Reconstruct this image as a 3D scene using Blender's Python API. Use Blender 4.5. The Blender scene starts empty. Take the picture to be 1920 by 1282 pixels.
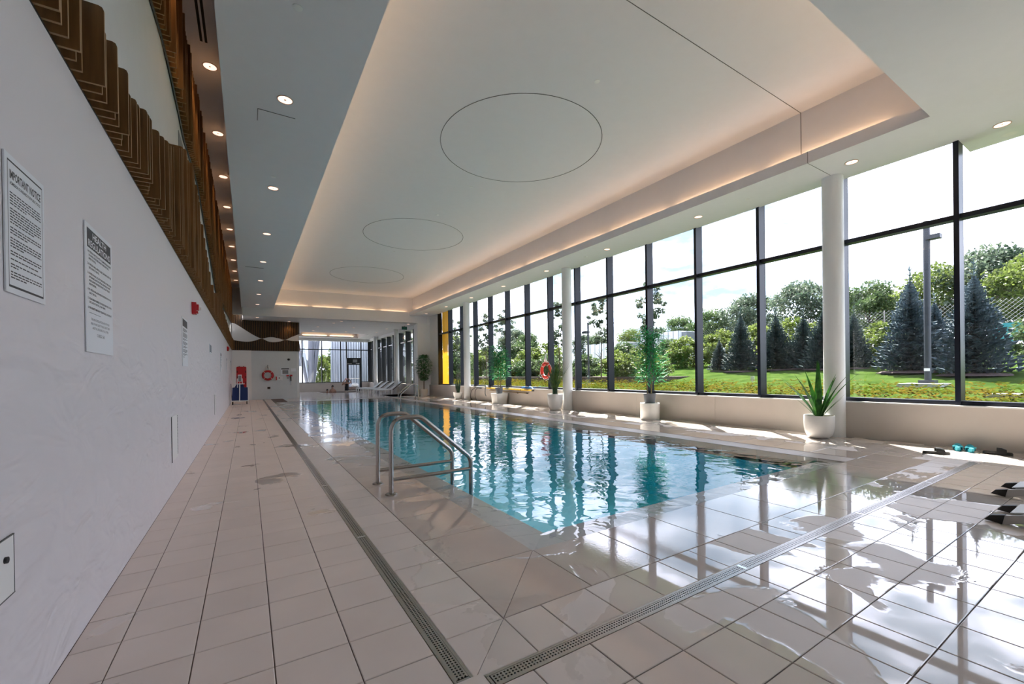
import bpy, bmesh, math, random
from mathutils import Vector, Matrix
random.seed(7)
scene = bpy.context.scene
COL = scene.collection

# ------------------------------------------------------------------ camera
F_PX, CYP, HCAM = 793.3, 703.2, 1.25
YAW, PITCH, ROLL = math.radians(32.008), math.radians(-0.172), math.radians(-0.755)
_f = Vector((math.sin(YAW)*math.cos(PITCH), math.cos(YAW)*math.cos(PITCH), math.sin(PITCH)))
_r = Vector((math.cos(YAW), -math.sin(YAW), 0.0)); _u = _r.cross(_f)
_R = _r*math.cos(ROLL) + _u*math.sin(ROLL); _U = -_r*math.sin(ROLL) + _u*math.cos(ROLL)
cam = bpy.data.cameras.new('camera'); cam_ob = bpy.data.objects.new('camera', cam); COL.objects.link(cam_ob)
cam.sensor_fit = 'HORIZONTAL'; cam.sensor_width = 36.0; cam.lens = F_PX/1920*36
cam.shift_y = (CYP-641)/1920; cam.clip_start = 0.02; cam.clip_end = 400
cam_ob.matrix_world = Matrix(((_R.x, _U.x, -_f.x, 0), (_R.y, _U.y, -_f.y, 0), (_R.z, _U.z, -_f.z, HCAM), (0, 0, 0, 1)))
scene.camera = cam_ob

# ------------------------------------------------------------------ view + sky + sun
vs = scene.view_settings
vs.view_transform = 'Standard'; vs.look = 'None'; vs.gamma = 1.0; vs.use_curve_mapping = False
vs.exposure = 0.95
SKY_STRENGTH = 1.5
SUN_STRENGTH = 16.0
wd = bpy.data.worlds.new('sky'); scene.world = wd; wd.use_nodes = True
nt = wd.node_tree; nt.nodes.clear()
def wn(t, **k):
    n = nt.nodes.new(t)
    for a, b in k.items(): setattr(n, a, b)
    return n
wo = wn('ShaderNodeOutputWorld'); bg = wn('ShaderNodeBackground'); nt.links.new(bg.outputs[0], wo.inputs[0])
tc = wn('ShaderNodeTexCoord'); mp = wn('ShaderNodeMapping'); mp.inputs['Scale'].default_value = (1.6, 1.6, 4.5)
nt.links.new(tc.outputs['Generated'], mp.inputs[0])
nz = wn('ShaderNodeTexNoise'); nz.inputs['Scale'].default_value = 2.2; nz.inputs['Detail'].default_value = 7; nz.inputs['Roughness'].default_value = 0.55
nt.links.new(mp.outputs[0], nz.inputs['Vector'])
rp = wn('ShaderNodeValToRGB'); e = rp.color_ramp.elements
e[0].position = 0.40; e[0].color = (0.29, 0.41, 0.58, 1); e[1].position = 0.58; e[1].color = (1.74, 1.76, 2.16, 1)
m = e.new(0.48); m.color = (0.62, 0.72, 0.90, 1); m = e.new(0.72); m.color = (0.90, 0.94, 1.06, 1)
nt.links.new(nz.outputs[0], rp.inputs[0]); nt.links.new(rp.outputs[0], bg.inputs[0]); bg.inputs[1].default_value = SKY_STRENGTH
sun = bpy.data.lights.new('sun', 'SUN'); sun_ob = bpy.data.objects.new('sun', sun); COL.objects.link(sun_ob)
sun.energy = SUN_STRENGTH; sun.angle = math.radians(0.6); sun.color = (1.0, 0.96, 0.88)
sun_ob.rotation_euler = Vector((-1, -1, -1.65)).to_track_quat('-Z', 'Y').to_euler(); sun_ob.location = (20, 20, 30)

# ------------------------------------------------------------------ materials
def nodemat(name):
    m = bpy.data.materials.new(name); m.use_nodes = True
    t = m.node_tree; t.nodes.clear()
    o = t.nodes.new('ShaderNodeOutputMaterial')
    return m, t, o
def mat(name, col, rough=0.5, metal=0.0, var=0.0, vscale=6.0, bump=0.0, bscale=40.0, spec=0.5, emit=None, estr=0.0, coat=0.0, stretch=None, col2=None):
    m, t, o = nodemat(name)
    b = t.nodes.new('ShaderNodeBsdfPrincipled'); t.links.new(b.outputs[0], o.inputs[0])
    b.inputs['Base Color'].default_value = (*col, 1); b.inputs['Roughness'].default_value = rough; b.inputs['Metallic'].default_value = metal
    b.inputs['Specular IOR Level'].default_value = spec; b.inputs['Coat Weight'].default_value = coat
    if emit: b.inputs['Emission Color'].default_value = (*emit, 1); b.inputs['Emission Strength'].default_value = estr
    g = t.nodes.new('ShaderNodeNewGeometry'); mpn = t.nodes.new('ShaderNodeMapping')
    t.links.new(g.outputs['Position'], mpn.inputs[0])
    if stretch: mpn.inputs['Scale'].default_value = stretch
    n = t.nodes.new('ShaderNodeTexNoise'); n.inputs['Scale'].default_value = vscale; n.inputs['Detail'].default_value = 5
    t.links.new(mpn.outputs[0], n.inputs['Vector'])
    if var > 0 or col2:
        r = t.nodes.new('ShaderNodeValToRGB'); c2 = col2 or tuple(min(1, c*(1+var)) for c in col); c1 = tuple(c*(1-var) for c in col) if not col2 else col
        r.color_ramp.elements[0].position = 0.3; r.color_ramp.elements[1].position = 0.7
        r.color_ramp.elements[0].color = (*c1, 1); r.color_ramp.elements[1].color = (*c2, 1)
        t.links.new(n.outputs[0], r.inputs[0]); t.links.new(r.outputs[0], b.inputs['Base Color'])
    if bump > 0:
        n2 = t.nodes.new('ShaderNodeTexNoise'); n2.inputs['Scale'].default_value = bscale; n2.inputs['Detail'].default_value = 4
        t.links.new(mpn.outputs[0], n2.inputs['Vector'])
        bn = t.nodes.new('ShaderNodeBump'); bn.inputs['Strength'].default_value = bump; bn.inputs['Distance'].default_value = 0.02
        t.links.new(n2.outputs[0], bn.inputs['Height']); t.links.new(bn.outputs[0], b.inputs['Normal'])
    return m
def math_node(t, op, a=None, b=None, c=None, clamp=False):
    n = t.nodes.new('ShaderNodeMath'); n.operation = op; n.use_clamp = clamp
    for i, v in enumerate((a, b, c)):
        if v is None: continue
        if isinstance(v, (int, float)): n.inputs[i].default_value = v
        else: t.links.new(v, n.inputs[i])
    return n.outputs[0]
def smooth(t, v, lo, hi):
    n = t.nodes.new('ShaderNodeMapRange'); n.interpolation_type = 'SMOOTHSTEP'
    t.links.new(v, n.inputs[0]); n.inputs[1].default_value = lo; n.inputs[2].default_value = hi
    return n.outputs[0]
def tile_mat(name, col, dry=0.32, wetr=0.035, bias=0.0, xlo=0.8, xhi=2.6, gain=0.34, fine=0.0, var=0.06):
    """porcelain tile, with spilled water lying on it where people leave the pool"""
    m, t, o = nodemat(name)
    b = t.nodes.new('ShaderNodeBsdfPrincipled'); t.links.new(b.outputs[0], o.inputs[0])
    g = t.nodes.new('ShaderNodeNewGeometry'); s = t.nodes.new('ShaderNodeSeparateXYZ'); t.links.new(g.outputs['Position'], s.inputs[0])
    n = t.nodes.new('ShaderNodeTexNoise'); n.inputs['Scale'].default_value = 1.35; n.inputs['Detail'].default_value = 5.0; n.inputs['Distortion'].default_value = 0.6
    t.links.new(g.outputs['Position'], n.inputs['Vector'])
    px = smooth(t, s.outputs[0], xlo, xhi)
    v = math_node(t, 'MULTIPLY_ADD', px, gain, math_node(t, 'ADD', n.outputs[0], bias))
    wet = smooth(t, v, 0.60, 0.625)
    r = t.nodes.new('ShaderNodeMix'); r.inputs[2].default_value = dry; r.inputs[3].default_value = wetr
    t.links.new(wet, r.inputs[0]); t.links.new(r.outputs[0], b.inputs['Roughness'])
    # tone from tile to tile and within a tile
    oi = t.nodes.new('ShaderNodeObjectInfo'); n3 = t.nodes.new('ShaderNodeTexNoise'); n3.inputs['Scale'].default_value = 3.0; n3.inputs['Detail'].default_value = 6
    t.links.new(g.outputs['Position'], n3.inputs['Vector'])
    cr = t.nodes.new('ShaderNodeValToRGB'); cr.color_ramp.elements[0].position = 0.25; cr.color_ramp.elements[1].position = 0.75
    cr.color_ramp.elements[0].color = (*[c*(1-var) for c in col], 1); cr.color_ramp.elements[1].color = (*[c*(1+var) for c in col], 1)
    mm = math_node(t, 'MULTIPLY_ADD', oi.outputs['Random'], 0.25, math_node(t, 'MULTIPLY', n3.outputs[0], 0.75))
    t.links.new(mm, cr.inputs[0]); t.links.new(cr.outputs[0], b.inputs['Base Color'])
    b.inputs['Coat IOR'].default_value = 1.33; b.inputs['Coat Roughness'].default_value = 0.02
    t.links.new(wet, b.inputs['Coat Weight'])
    # the film's rim stands a little proud, and droplets ripple it
    h = math_node(t, 'MULTIPLY', smooth(t, v, 0.59, 0.635), 0.6)
    if fine > 0:
        n4 = t.nodes.new('ShaderNodeTexNoise'); n4.inputs['Scale'].default_value = 55; n4.inputs['Detail'].default_value = 3
        t.links.new(g.outputs['Position'], n4.inputs['Vector']); h = math_node(t, 'MULTIPLY_ADD', n4.outputs[0], fine, h)
    bn = t.nodes.new('ShaderNodeBump'); bn.inputs['Strength'].default_value = 0.5; bn.inputs['Distance'].default_value = 0.004
    t.links.new(h, bn.inputs['Height']); t.links.new(bn.outputs[0], b.inputs['Normal']); t.links.new(bn.outputs[0], b.inputs['Coat Normal'])
    return m
def schlick(t, f0, f1, normal=None, power=5.0):
    """reflectance rising from f0 face-on to f1 at grazing, the same from both sides"""
    lw = t.nodes.new('ShaderNodeLayerWeight'); lw.inputs[0].default_value = 0.5
    if normal is not None: t.links.new(normal, lw.inputs['Normal'])
    return math_node(t, 'MULTIPLY_ADD', math_node(t, 'POWER', lw.outputs['Facing'], power), f1-f0, f0, clamp=True)
def glass_mat(name, tint, f0=0.03, f1=0.5):
    m, t, o = nodemat(name)
    tr = t.nodes.new('ShaderNodeBsdfTransparent'); tr.inputs[0].default_value = (*tint, 1)
    gl = t.nodes.new('ShaderNodeBsdfGlossy'); gl.inputs['Roughness'].default_value = 0.0
    mx = t.nodes.new('ShaderNodeMixShader'); t.links.new(schlick(t, f0, f1), mx.inputs[0])
    t.links.new(tr.outputs[0], mx.inputs[1]); t.links.new(gl.outputs[0], mx.inputs[2]); t.links.new(mx.outputs[0], o.inputs[0])
    return m
def water_mat(name):
    m, t, o = nodemat(name)
    tr = t.nodes.new('ShaderNodeBsdfTransparent'); tr.inputs[0].default_value = (0.98, 1, 1, 1)
    gl = t.nodes.new('ShaderNodeBsdfGlossy'); gl.inputs['Roughness'].default_value = 0.0
    g = t.nodes.new('ShaderNodeNewGeometry')
    n = t.nodes.new('ShaderNodeTexNoise'); n.inputs['Scale'].default_value = 3.2; n.inputs['Detail'].default_value = 2.5; n.inputs['Roughness'].default_value = 0.45; n.inputs['Distortion'].default_value = 0.4
    t.links.new(g.outputs['Position'], n.inputs['Vector'])
    bn = t.nodes.new('ShaderNodeBump'); bn.inputs['Strength'].default_value = 0.36; bn.inputs['Distance'].default_value = 0.02
    t.links.new(n.outputs[0], bn.inputs['Height']); t.links.new(bn.outputs[0], gl.inputs['Normal'])
    mx = t.nodes.new('ShaderNodeMixShader'); t.links.new(schlick(t, 0.025, 1.0, bn.outputs[0], 4.3), mx.inputs[0])
    t.links.new(tr.outputs[0], mx.inputs[1]); t.links.new(gl.outputs[0], mx.inputs[2]); t.links.new(mx.outputs[0], o.inputs[0])
    return m
def leaf_mat(name, c1, c2, scale=8.0, trans=0.45, rough=0.5, spec=0.25):
    m, t, o = nodemat(name)
    g = t.nodes.new('ShaderNodeNewGeometry'); n = t.nodes.new('ShaderNodeTexNoise'); n.inputs['Scale'].default_value = scale; n.inputs['Detail'].default_value = 3
    t.links.new(g.outputs['Position'], n.inputs['Vector'])
    r = t.nodes.new('ShaderNodeValToRGB'); r.color_ramp.elements[0].position = 0.35; r.color_ramp.elements[1].position = 0.65
    r.color_ramp.elements[0].color = (*c1, 1); r.color_ramp.elements[1].color = (*c2, 1); t.links.new(n.outputs[0], r.inputs[0])
    d = t.nodes.new('ShaderNodeBsdfPrincipled'); d.inputs['Roughness'].default_value = rough; d.inputs['Specular IOR Level'].default_value = spec; t.links.new(r.outputs[0], d.inputs['Base Color'])
    tl = t.nodes.new('ShaderNodeBsdfTranslucent'); t.links.new(r.outputs[0], tl.inputs[0])
    mx = t.nodes.new('ShaderNodeMixShader'); mx.inputs[0].default_value = trans
    t.links.new(d.outputs[0], mx.inputs[1]); t.links.new(tl.outputs[0], mx.inputs[2]); t.links.new(mx.outputs[0], o.inputs[0])
    return m
def wave_wall_mat(name, col):
    m, t, o = nodemat(name)
    b = t.nodes.new('ShaderNodeBsdfPrincipled'); t.links.new(b.outputs[0], o.inputs[0])
    b.inputs['Base Color'].default_value = (*col, 1); b.inputs['Roughness'].default_value = 0.42
    g = t.nodes.new('ShaderNodeNewGeometry'); mpn = t.nodes.new('ShaderNodeMapping'); mpn.inputs['Scale'].default_value = (1, 1.3, 3.2)
    mpn.inputs['Rotation'].default_value = (math.radians(12), 0, 0)
    t.links.new(g.outputs['Position'], mpn.inputs[0])
    n = t.nodes.new('ShaderNodeTexNoise'); n.inputs['Scale'].default_value = 1.7; n.inputs['Detail'].default_value = 2.2; n.inputs['Distortion'].default_value = 1.2
    t.links.new(mpn.outputs[0], n.inputs['Vector'])
    s = t.nodes.new('ShaderNodeSeparateXYZ'); t.links.new(g.outputs['Position'], s.inputs[0])
    k = math_node(t, 'MULTIPLY', n.outputs[0], math_node(t, 'SUBTRACT', 1.0, smooth(t, s.outputs[2], 1.0, 2.3)))
    bn = t.nodes.new('ShaderNodeBump'); bn.inputs['Strength'].default_value = 0.6; bn.inputs['Distance'].default_value = 0.05
    t.links.new(k, bn.inputs['Height']); t.links.new(bn.outputs[0], b.inputs['Normal'])
    return m

M = {}
M['wall_white'] = wave_wall_mat('white wave-relief wall tile', (0.74, 0.71, 0.74))
M['white_paint'] = mat('white paint', (0.80, 0.80, 0.79), 0.55, var=0.015)
M['panel_grey'] = mat('pale grey panel', (0.66, 0.67, 0.69), 0.5, var=0.015)
M['back_tile'] = mat('pale glazed wall tile', (0.66, 0.70, 0.71), 0.28, var=0.02, bump=0.03, bscale=8)
M['ceiling'] = mat('ceiling paint', (0.74, 0.73, 0.755), 0.7, var=0.01)
M['seam'] = mat('shadow gap', (0.12, 0.12, 0.12), 0.8)
M['sill'] = mat('beige stone sill wall', (0.58, 0.52, 0.47), 0.35, var=0.05, vscale=1.4)
M['sill_top'] = mat('pale stone sill top', (0.78, 0.76, 0.74), 0.3, var=0.03)
M['tile'] = tile_mat('beige floor tile', (0.76, 0.665, 0.615), dry=0.40, bias=-0.02, gain=0.175, xlo=0.6, xhi=1.5)
M['tile_big'] = tile_mat('large textured beige tile', (0.58, 0.495, 0.45), dry=0.15, wetr=0.06, bias=0.04, gain=0.25, fine=0.10)
M['tile_cope'] = mat('pale coping tile', (0.46, 0.395, 0.36), 0.3, var=0.04, vscale=3)
M['grout'] = mat('dark grout', (0.13, 0.09, 0.08), 0.8)
M['far_floor'] = mat('pale wet deck', (0.60, 0.56, 0.56), 0.12, var=0.05, vscale=1.0)
M['steel'] = mat('brushed steel', (0.40, 0.375, 0.355), 0.27, 1.0, bump=0.02, bscale=200)
M['steel_bright'] = mat('bright steel', (0.75, 0.75, 0.76), 0.22, 1.0)
M['dark'] = mat('dark void', (0.012, 0.012, 0.012), 0.8)
M['pool'] = mat('turquoise pool tile', (0.05, 0.76, 0.97), 0.35, var=0.03, vscale=2.0)
M['water'] = water_mat('pool water')
M['mullion'] = mat('charcoal blue aluminium', (0.007, 0.009, 0.02), 0.34, 0.0, spec=0.36)
M['black_alu'] = mat('black aluminium', (0.012, 0.013, 0.016), 0.35)
M['glass'] = glass_mat('window glass', (0.99, 1.0, 0.995))
M['column'] = mat('white column paint', (0.82, 0.82, 0.82), 0.45)
M['yellow'] = leaf_mat('yellow glass panel', (0.95, 0.66, 0.16), (0.96, 0.70, 0.2), 0.5, 0.55, 0.3)
M['wood'] = mat('walnut fin face', (0.17, 0.083, 0.026), 0.42, var=0.28, vscale=5, stretch=(6, 6, 0.5), bump=0.05, bscale=60)
M['wood_dark'] = mat('dark stained backing', (0.022, 0.013, 0.008), 0.6)
M['led_soft'] = mat('soft warm led strip', (1, 0.8, 0.55), 0.5, emit=(1.0, 0.66, 0.38), estr=2.2)
M['wood_edge'] = mat('walnut fin edge', (0.34, 0.21, 0.10), 0.5, var=0.1, vscale=20)
M['sign_white'] = mat('sign white', (0.80, 0.83, 0.88), 0.35)
M['ink'] = mat('sign black', (0.02, 0.022, 0.03), 0.5)
M['red'] = mat('red plastic', (0.50, 0.012, 0.02), 0.32)
M['red_bright'] = mat('orange red lifebuoy', (0.78, 0.05, 0.03), 0.38)
M['rope'] = mat('white rope', (0.82, 0.80, 0.76), 0.8)
M['blue'] = mat('navy canvas', (0.010, 0.030, 0.13), 0.7)
M['cyan'] = mat('bright blue plastic', (0.01, 0.22, 0.75), 0.4)
M['pvc'] = mat('white plastic', (0.82, 0.82, 0.83), 0.35)
M['rubber'] = mat('black rubber', (0.012, 0.012, 0.013), 0.55)
M['grey_plastic'] = mat('grey plastic', (0.22, 0.23, 0.25), 0.5)
M['pot_white'] = mat('matt white planter', (0.76, 0.75, 0.73), 0.5, var=0.03, bump=0.03, bscale=120)
M['pot_grey'] = mat('grey nursery pot', (0.16, 0.17, 0.19), 0.55)
M['soil'] = mat('potting soil', (0.05, 0.035, 0.022), 0.95, var=0.3, vscale=60, bump=0.4, bscale=80)
M['leaf_agave'] = leaf_mat('dark strap leaf', (0.010, 0.050, 0.012), (0.045, 0.16, 0.02), 9, 0.2)
M['leaf_grass'] = leaf_mat('grass blade', (0.012, 0.045, 0.02), (0.09, 0.15, 0.03), 9, 0.2)
M['leaf_bamboo'] = leaf_mat('bamboo leaf', (0.015, 0.22, 0.07), (0.07, 0.46, 0.15), 14, 0.35)
M['leaf_ficus'] = leaf_mat('ficus leaf', (0.05, 0.16, 0.07), (0.14, 0.32, 0.16), 10, 0.3)
M['leaf_snake'] = leaf_mat('snake plant leaf', (0.008, 0.025, 0.012), (0.02, 0.05, 0.025), 12, 0.1)
M['bamboo'] = mat('bamboo cane', (0.22, 0.17, 0.06), 0.5, var=0.2, vscale=10)
M['bark'] = mat('tree bark', (0.10, 0.075, 0.055), 0.9, var=0.3, vscale=20, bump=0.4, bscale=60)
M['cush_white'] = mat('white sling mesh', (0.74, 0.76, 0.80), 0.6)
M['alu'] = mat('warm grey aluminium', (0.44, 0.42, 0.39), 0.42, 0.6)
M['led'] = mat('warm led strip', (1, 0.8, 0.55), 0.5, emit=(1.0, 0.64, 0.36), estr=5.2)
M['lamp'] = mat('downlight lens', (1, 0.9, 0.8), 0.3, emit=(1.0, 0.66, 0.52), estr=0.85)
M['lamp_trim'] = mat('downlight reflector', (0.55, 0.40, 0.34), 0.3, 0.3)
M['teal'] = mat('teal foam', (0.03, 0.33, 0.42), 0.6)
M['hose'] = mat('black hose', (0.02, 0.02, 0.022), 0.5)
M['yellow_pole'] = mat('yellow fibreglass pole', (0.80, 0.50, 0.03), 0.4)
M['brown_pole'] = mat('brown pole', (0.28, 0.18, 0.08), 0.5)
M['exit_green'] = mat('exit sign green', (0.01, 0.10, 0.07), 0.4)
M['skin'] = mat('skin', (0.42, 0.24, 0.17), 0.5)
M['hair'] = mat('dark hair', (0.012, 0.008, 0.007), 0.5)
M['cap'] = mat('pink swim cap', (0.80, 0.50, 0.55), 0.5)
M['cloth_black'] = mat('black swimwear', (0.01, 0.01, 0.014), 0.7)
M['cloth_grey'] = mat('grey jacket', (0.18, 0.18, 0.19), 0.8, var=0.2, vscale=30)
M['grey_hair'] = mat('grey hair', (0.6, 0.6, 0.6), 0.6)
M['lawn'] = leaf_mat('mown lawn', (0.026, 0.048, 0.010), (0.050, 0.080, 0.018), 1.6, 0.0, 0.9, 0.0)
M['mulch'] = mat('brown mulch', (0.075, 0.05, 0.045), 0.95, var=0.4, vscale=14, bump=0.6, bscale=20)
M['concrete'] = mat('pale concrete', (0.34, 0.34, 0.34), 0.8, var=0.05)
M['cover'] = leaf_mat('yellow green groundcover', (0.055, 0.085, 0.008), (0.15, 0.105, 0.016), 1.8, 0.3, 0.8, 0.0)
M['spruce'] = leaf_mat('blue spruce needle', (0.05, 0.08, 0.095), (0.13, 0.175, 0.205), 3.0, 0.15, 0.7)
M['spruce_dark'] = leaf_mat('dark spruce needle', (0.032, 0.055, 0.055), (0.085, 0.12, 0.115), 3.0, 0.15, 0.7)
M['tree_a'] = leaf_mat('mid green leaf', (0.035, 0.07, 0.022), (0.11, 0.155, 0.065), 1.3, 0.4)
M['tree_b'] = leaf_mat('yellow green leaf', (0.065, 0.10, 0.016), (0.15, 0.19, 0.05), 1.6, 0.45)
M['tree_c'] = leaf_mat('grey green leaf', (0.05, 0.08, 0.05), (0.14, 0.175, 0.12), 1.2, 0.4)
M['pole'] = mat('dark bronze pole', (0.035, 0.04, 0.055), 0.4)
M['truck'] = mat('white trailer side', (0.78, 0.78, 0.82), 0.4, var=0.03)
M['truck_dark'] = mat('trailer dark fitting', (0.06, 0.06, 0.08), 0.5)
M['teal_screen'] = mat('teal privacy screen', (0.03, 0.25, 0.27), 0.7)
M['facade'] = mat('corrugated metal', (0.40, 0.43, 0.48), 0.35, 0.4, var=0.25, vscale=3, stretch=(3, 3, 0.1))
M['facade_dark'] = mat('dark steel leg', (0.12, 0.125, 0.15), 0.45, 0.2)
M['rock'] = mat('pale boulder', (0.52, 0.52, 0.55), 0.85, var=0.2, vscale=4, bump=0.5, bscale=9)
M['alarm_lens'] = mat('clear strobe lens', (0.8, 0.8, 0.8), 0.15)
M['brown_plate'] = mat('brown plate', (0.10, 0.05, 0.045), 0.5)

# ------------------------------------------------------------------ mesh helpers
class MB:
    def __init__(s): s.v = []; s.f = []; s.mi = []
    def add(s, vs_, fs, mi=0):
        n = len(s.v); s.v += [tuple(v) for v in vs_]; s.f += [tuple(i+n for i in f) for f in fs]; s.mi += [mi]*len(fs); return s
    def box(s, x0, x1, y0, y1, z0, z1, mi=0):
        v = [(x, y, z) for z in (z0, z1) for y in (y0, y1) for x in (x0, x1)]
        return s.add(v, [(0, 2, 3, 1), (4, 5, 7, 6), (0, 1, 5, 4), (2, 6, 7, 3), (0, 4, 6, 2), (1, 3, 7, 5)], mi)
    def prism(s, pts, z0, z1, mi=0):
        n = len(pts); v = [(x, y, z0) for x, y in pts] + [(x, y, z1) for x, y in pts]
        a = sum(pts[i][0]*pts[(i+1) % n][1]-pts[(i+1) % n][0]*pts[i][1] for i in range(n))
        f = [tuple(range(n))[::-1], tuple(range(n, 2*n))] + [(i, (i+1) % n, n+(i+1) % n, n+i) for i in range(n)]
        if a < 0: f = [q[::-1] for q in f]
        return s.add(v, f, mi)
    def prism_axis(s, pts, a0, a1, axis, mi=0):
        """polygon in the plane normal to axis ('x': pts are (y,z); 'y': pts are (x,z)) swept from a0 to a1"""
        n = len(pts)
        mk = (lambda p, a: (a, p[0], p[1])) if axis == 'x' else (lambda p, a: (p[0], a, p[1]))
        v = [mk(p, a0) for p in pts] + [mk(p, a1) for p in pts]
        f = [tuple(range(n)), tuple(range(n, 2*n))[::-1]] + [(i, n+i, n+(i+1) % n, (i+1) % n) for i in range(n)]
        return s.add(v, f, mi)
    def tube(s, pts, r, seg=10, mi=0, caps=True, closed=False):
        pts = [Vector(p) for p in pts]; n = len(pts); rr = r if isinstance(r, (list, tuple)) else [r]*n
        base = len(s.v); prev = None
        for i, p in enumerate(pts):
            if closed: t = pts[(i+1) % n]-pts[i-1]
            else: t = (pts[min(i+1, n-1)]-pts[max(i-1, 0)])
            t.normalize()
            if prev is None:
                up = Vector((0, 0, 1)) if abs(t.z) < 0.9 else Vector((1, 0, 0)); a = t.cross(up).normalized()
            else: a = (prev - t*prev.dot(t)).normalized()
            prev = a; b = t.cross(a)
            for k in range(seg):
                th = 2*math.pi*k/seg; s.v.append(tuple(p + (a*math.cos(th)+b*math.sin(th))*rr[i]))
        m_ = n if closed else n-1
        for i in range(m_):
            j = (i+1) % n
            for k in range(seg):
                s.f.append((base+i*seg+k, base+i*seg+(k+1) % seg, base+j*seg+(k+1) % seg, base+j*seg+k)); s.mi.append(mi)
        if caps and not closed:
            s.f.append(tuple(base+k for k in range(seg))[::-1]); s.mi.append(mi)
            s.f.append(tuple(base+(n-1)*seg+k for k in range(seg))); s.mi.append(mi)
        return s
    def lathe(s, prof, c=(0, 0, 0), seg=28, mi=0):
        base = len(s.v); n = len(prof)
        for r, z in prof:
            for k in range(seg):
                th = 2*math.pi*k/seg; s.v.append((c[0]+r*math.cos(th), c[1]+r*math.sin(th), c[2]+z))
        for i in range(n-1):
            for k in range(seg):
                s.f.append((base+i*seg+k, base+i*seg+(k+1) % seg, base+(i+1)*seg+(k+1) % seg, base+(i+1)*seg+k)); s.mi.append(mi)
        if prof[0][0] > 1e-4: s.f.append(tuple(base+k for k in range(seg))[::-1]); s.mi.append(mi)
        if prof[-1][0] > 1e-4: s.f.append(tuple(base+(n-1)*seg+k for k in range(seg))); s.mi.append(mi)
        return s
    def quad(s, a, b, c, d, mi=0): return s.add([a, b, c, d], [(0, 1, 2, 3)], mi)
    def mesh(s, name, mats, smooth_=False):
        me = bpy.data.meshes.new(name); me.from_pydata(s.v, [], s.f)
        for m_ in (mats if isinstance(mats, (list, tuple)) else [mats]): me.materials.append(M[m_] if isinstance(m_, str) else m_)
        me.polygons.foreach_set('material_index', s.mi)
        if smooth_:
            me.polygons.foreach_set('use_smooth', [True]*len(me.polygons))
            me.update()
            try: me.set_sharp_from_angle(angle=math.radians(35))
            except Exception: pass
        me.update(); return me
    def build(s, name, mats, parent=None, smooth_=False, loc=None):
        return link(name, s.mesh(name, mats, smooth_), parent, loc)
def link(name, data, parent=None, loc=None):
    o = bpy.data.objects.new(name, data); COL.objects.link(o)
    if parent: o.parent = parent
    if loc: o.location = loc
    return o
def tag(o, label=None, cat=None, group=None, kind=None):
    if label: o['label'] = label
    if cat: o['category'] = cat
    if group: o['group'] = group
    if kind: o['kind'] = kind
    return o
def thing(name, label, cat, loc=(0, 0, 0), group=None, kind=None, rz=0):
    o = bpy.data.objects.new(name, None); COL.objects.link(o); o.location = loc; o.rotation_euler.z = rz; o.empty_display_size = 0.1
    return tag(o, label, cat, group, kind)
def dup(o, loc, label=None, rz=None, scale=None, group=None):
    c = o.copy(); COL.objects.link(c); c.location = loc
    if rz is not None: c.rotation_euler.z = rz
    if scale is not None: c.scale = scale if isinstance(scale, tuple) else (scale,)*3
    if label: c['label'] = label
    if group: c['group'] = group
    for ch in list(o.children):
        d = ch.copy(); COL.objects.link(d); d.parent = c
        for g in list(ch.children):
            h = g.copy(); COL.objects.link(h); h.parent = d
    return c
def text_mesh(name, s, width, height, mat_, parent, origin, ux=(0, 1, 0), uz=(0, 0, 1), align='LEFT', bold=0.0):
    cu = bpy.data.curves.new(name, 'FONT'); cu.body = s; cu.size = 1.0; cu.align_x = 'LEFT'; cu.resolution_u = 2; cu.offset = bold
    ob = bpy.data.objects.new(name, cu); COL.objects.link(ob)
    dg = bpy.context.evaluated_depsgraph_get(); me = bpy.data.meshes.new_from_object(ob.evaluated_get(dg))
    COL.objects.unlink(ob); bpy.data.objects.remove(ob); bpy.data.curves.remove(cu)
    xs = [v.co.x for v in me.vertices]; ys = [v.co.y for v in me.vertices]
    x0, x1, y0, y1 = min(xs), max(xs), min(ys), max(ys)
    kx = (width/(x1-x0)) if width else height/(y1-y0)*0.8; ky = height/0.72
    o_, a, b = Vector(origin), Vector(ux), Vector(uz)
    shift = -(x1-x0)*kx/2 if align == 'CENTER' else 0
    for v in me.vertices: v.co = o_ + a*((v.co.x-x0)*kx+shift) + b*(v.co.y*ky)
    me.materials.clear(); me.materials.append(M[mat_])
    return me
def join_meshes(name, meshes, mat_, parent):
    mb = MB()
    for me in meshes:
        mb.add([v.co for v in me.vertices], [tuple(p.vertices) for p in me.polygons]); bpy.data.meshes.remove(me)
    return mb.build(name, mat_, parent)
def interp(pts, x):
    """smooth (cubic hermite) curve through the points"""
    if x <= pts[0][0]: return pts[0][1]
    if x >= pts[-1][0]: return pts[-1][1]
    for i in range(len(pts)-1):
        if pts[i][0] <= x <= pts[i+1][0]:
            x0, y0 = pts[i]; x1, y1 = pts[i+1]
            m0 = (y1-pts[i-1][1])/(x1-pts[i-1][0]) if i > 0 else (y1-y0)/(x1-x0)
            m1 = (pts[i+2][1]-y0)/(pts[i+2][0]-x0) if i+2 < len(pts) else (y1-y0)/(x1-x0)
            h = x1-x0; t = (x-x0)/h
            return (2*t**3-3*t*t+1)*y0+(t**3-2*t*t+t)*h*m0+(-2*t**3+3*t*t)*y1+(t**3-t*t)*h*m1
def project(p):
    d = Vector(p)-Vector((0, 0, HCAM)); z = d.dot(_f)
    return (960+F_PX*d.dot(_R)/z, CYP-F_PX*d.dot(_U)/z, z) if z > 0.05 else (-9999, -9999, z)
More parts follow.
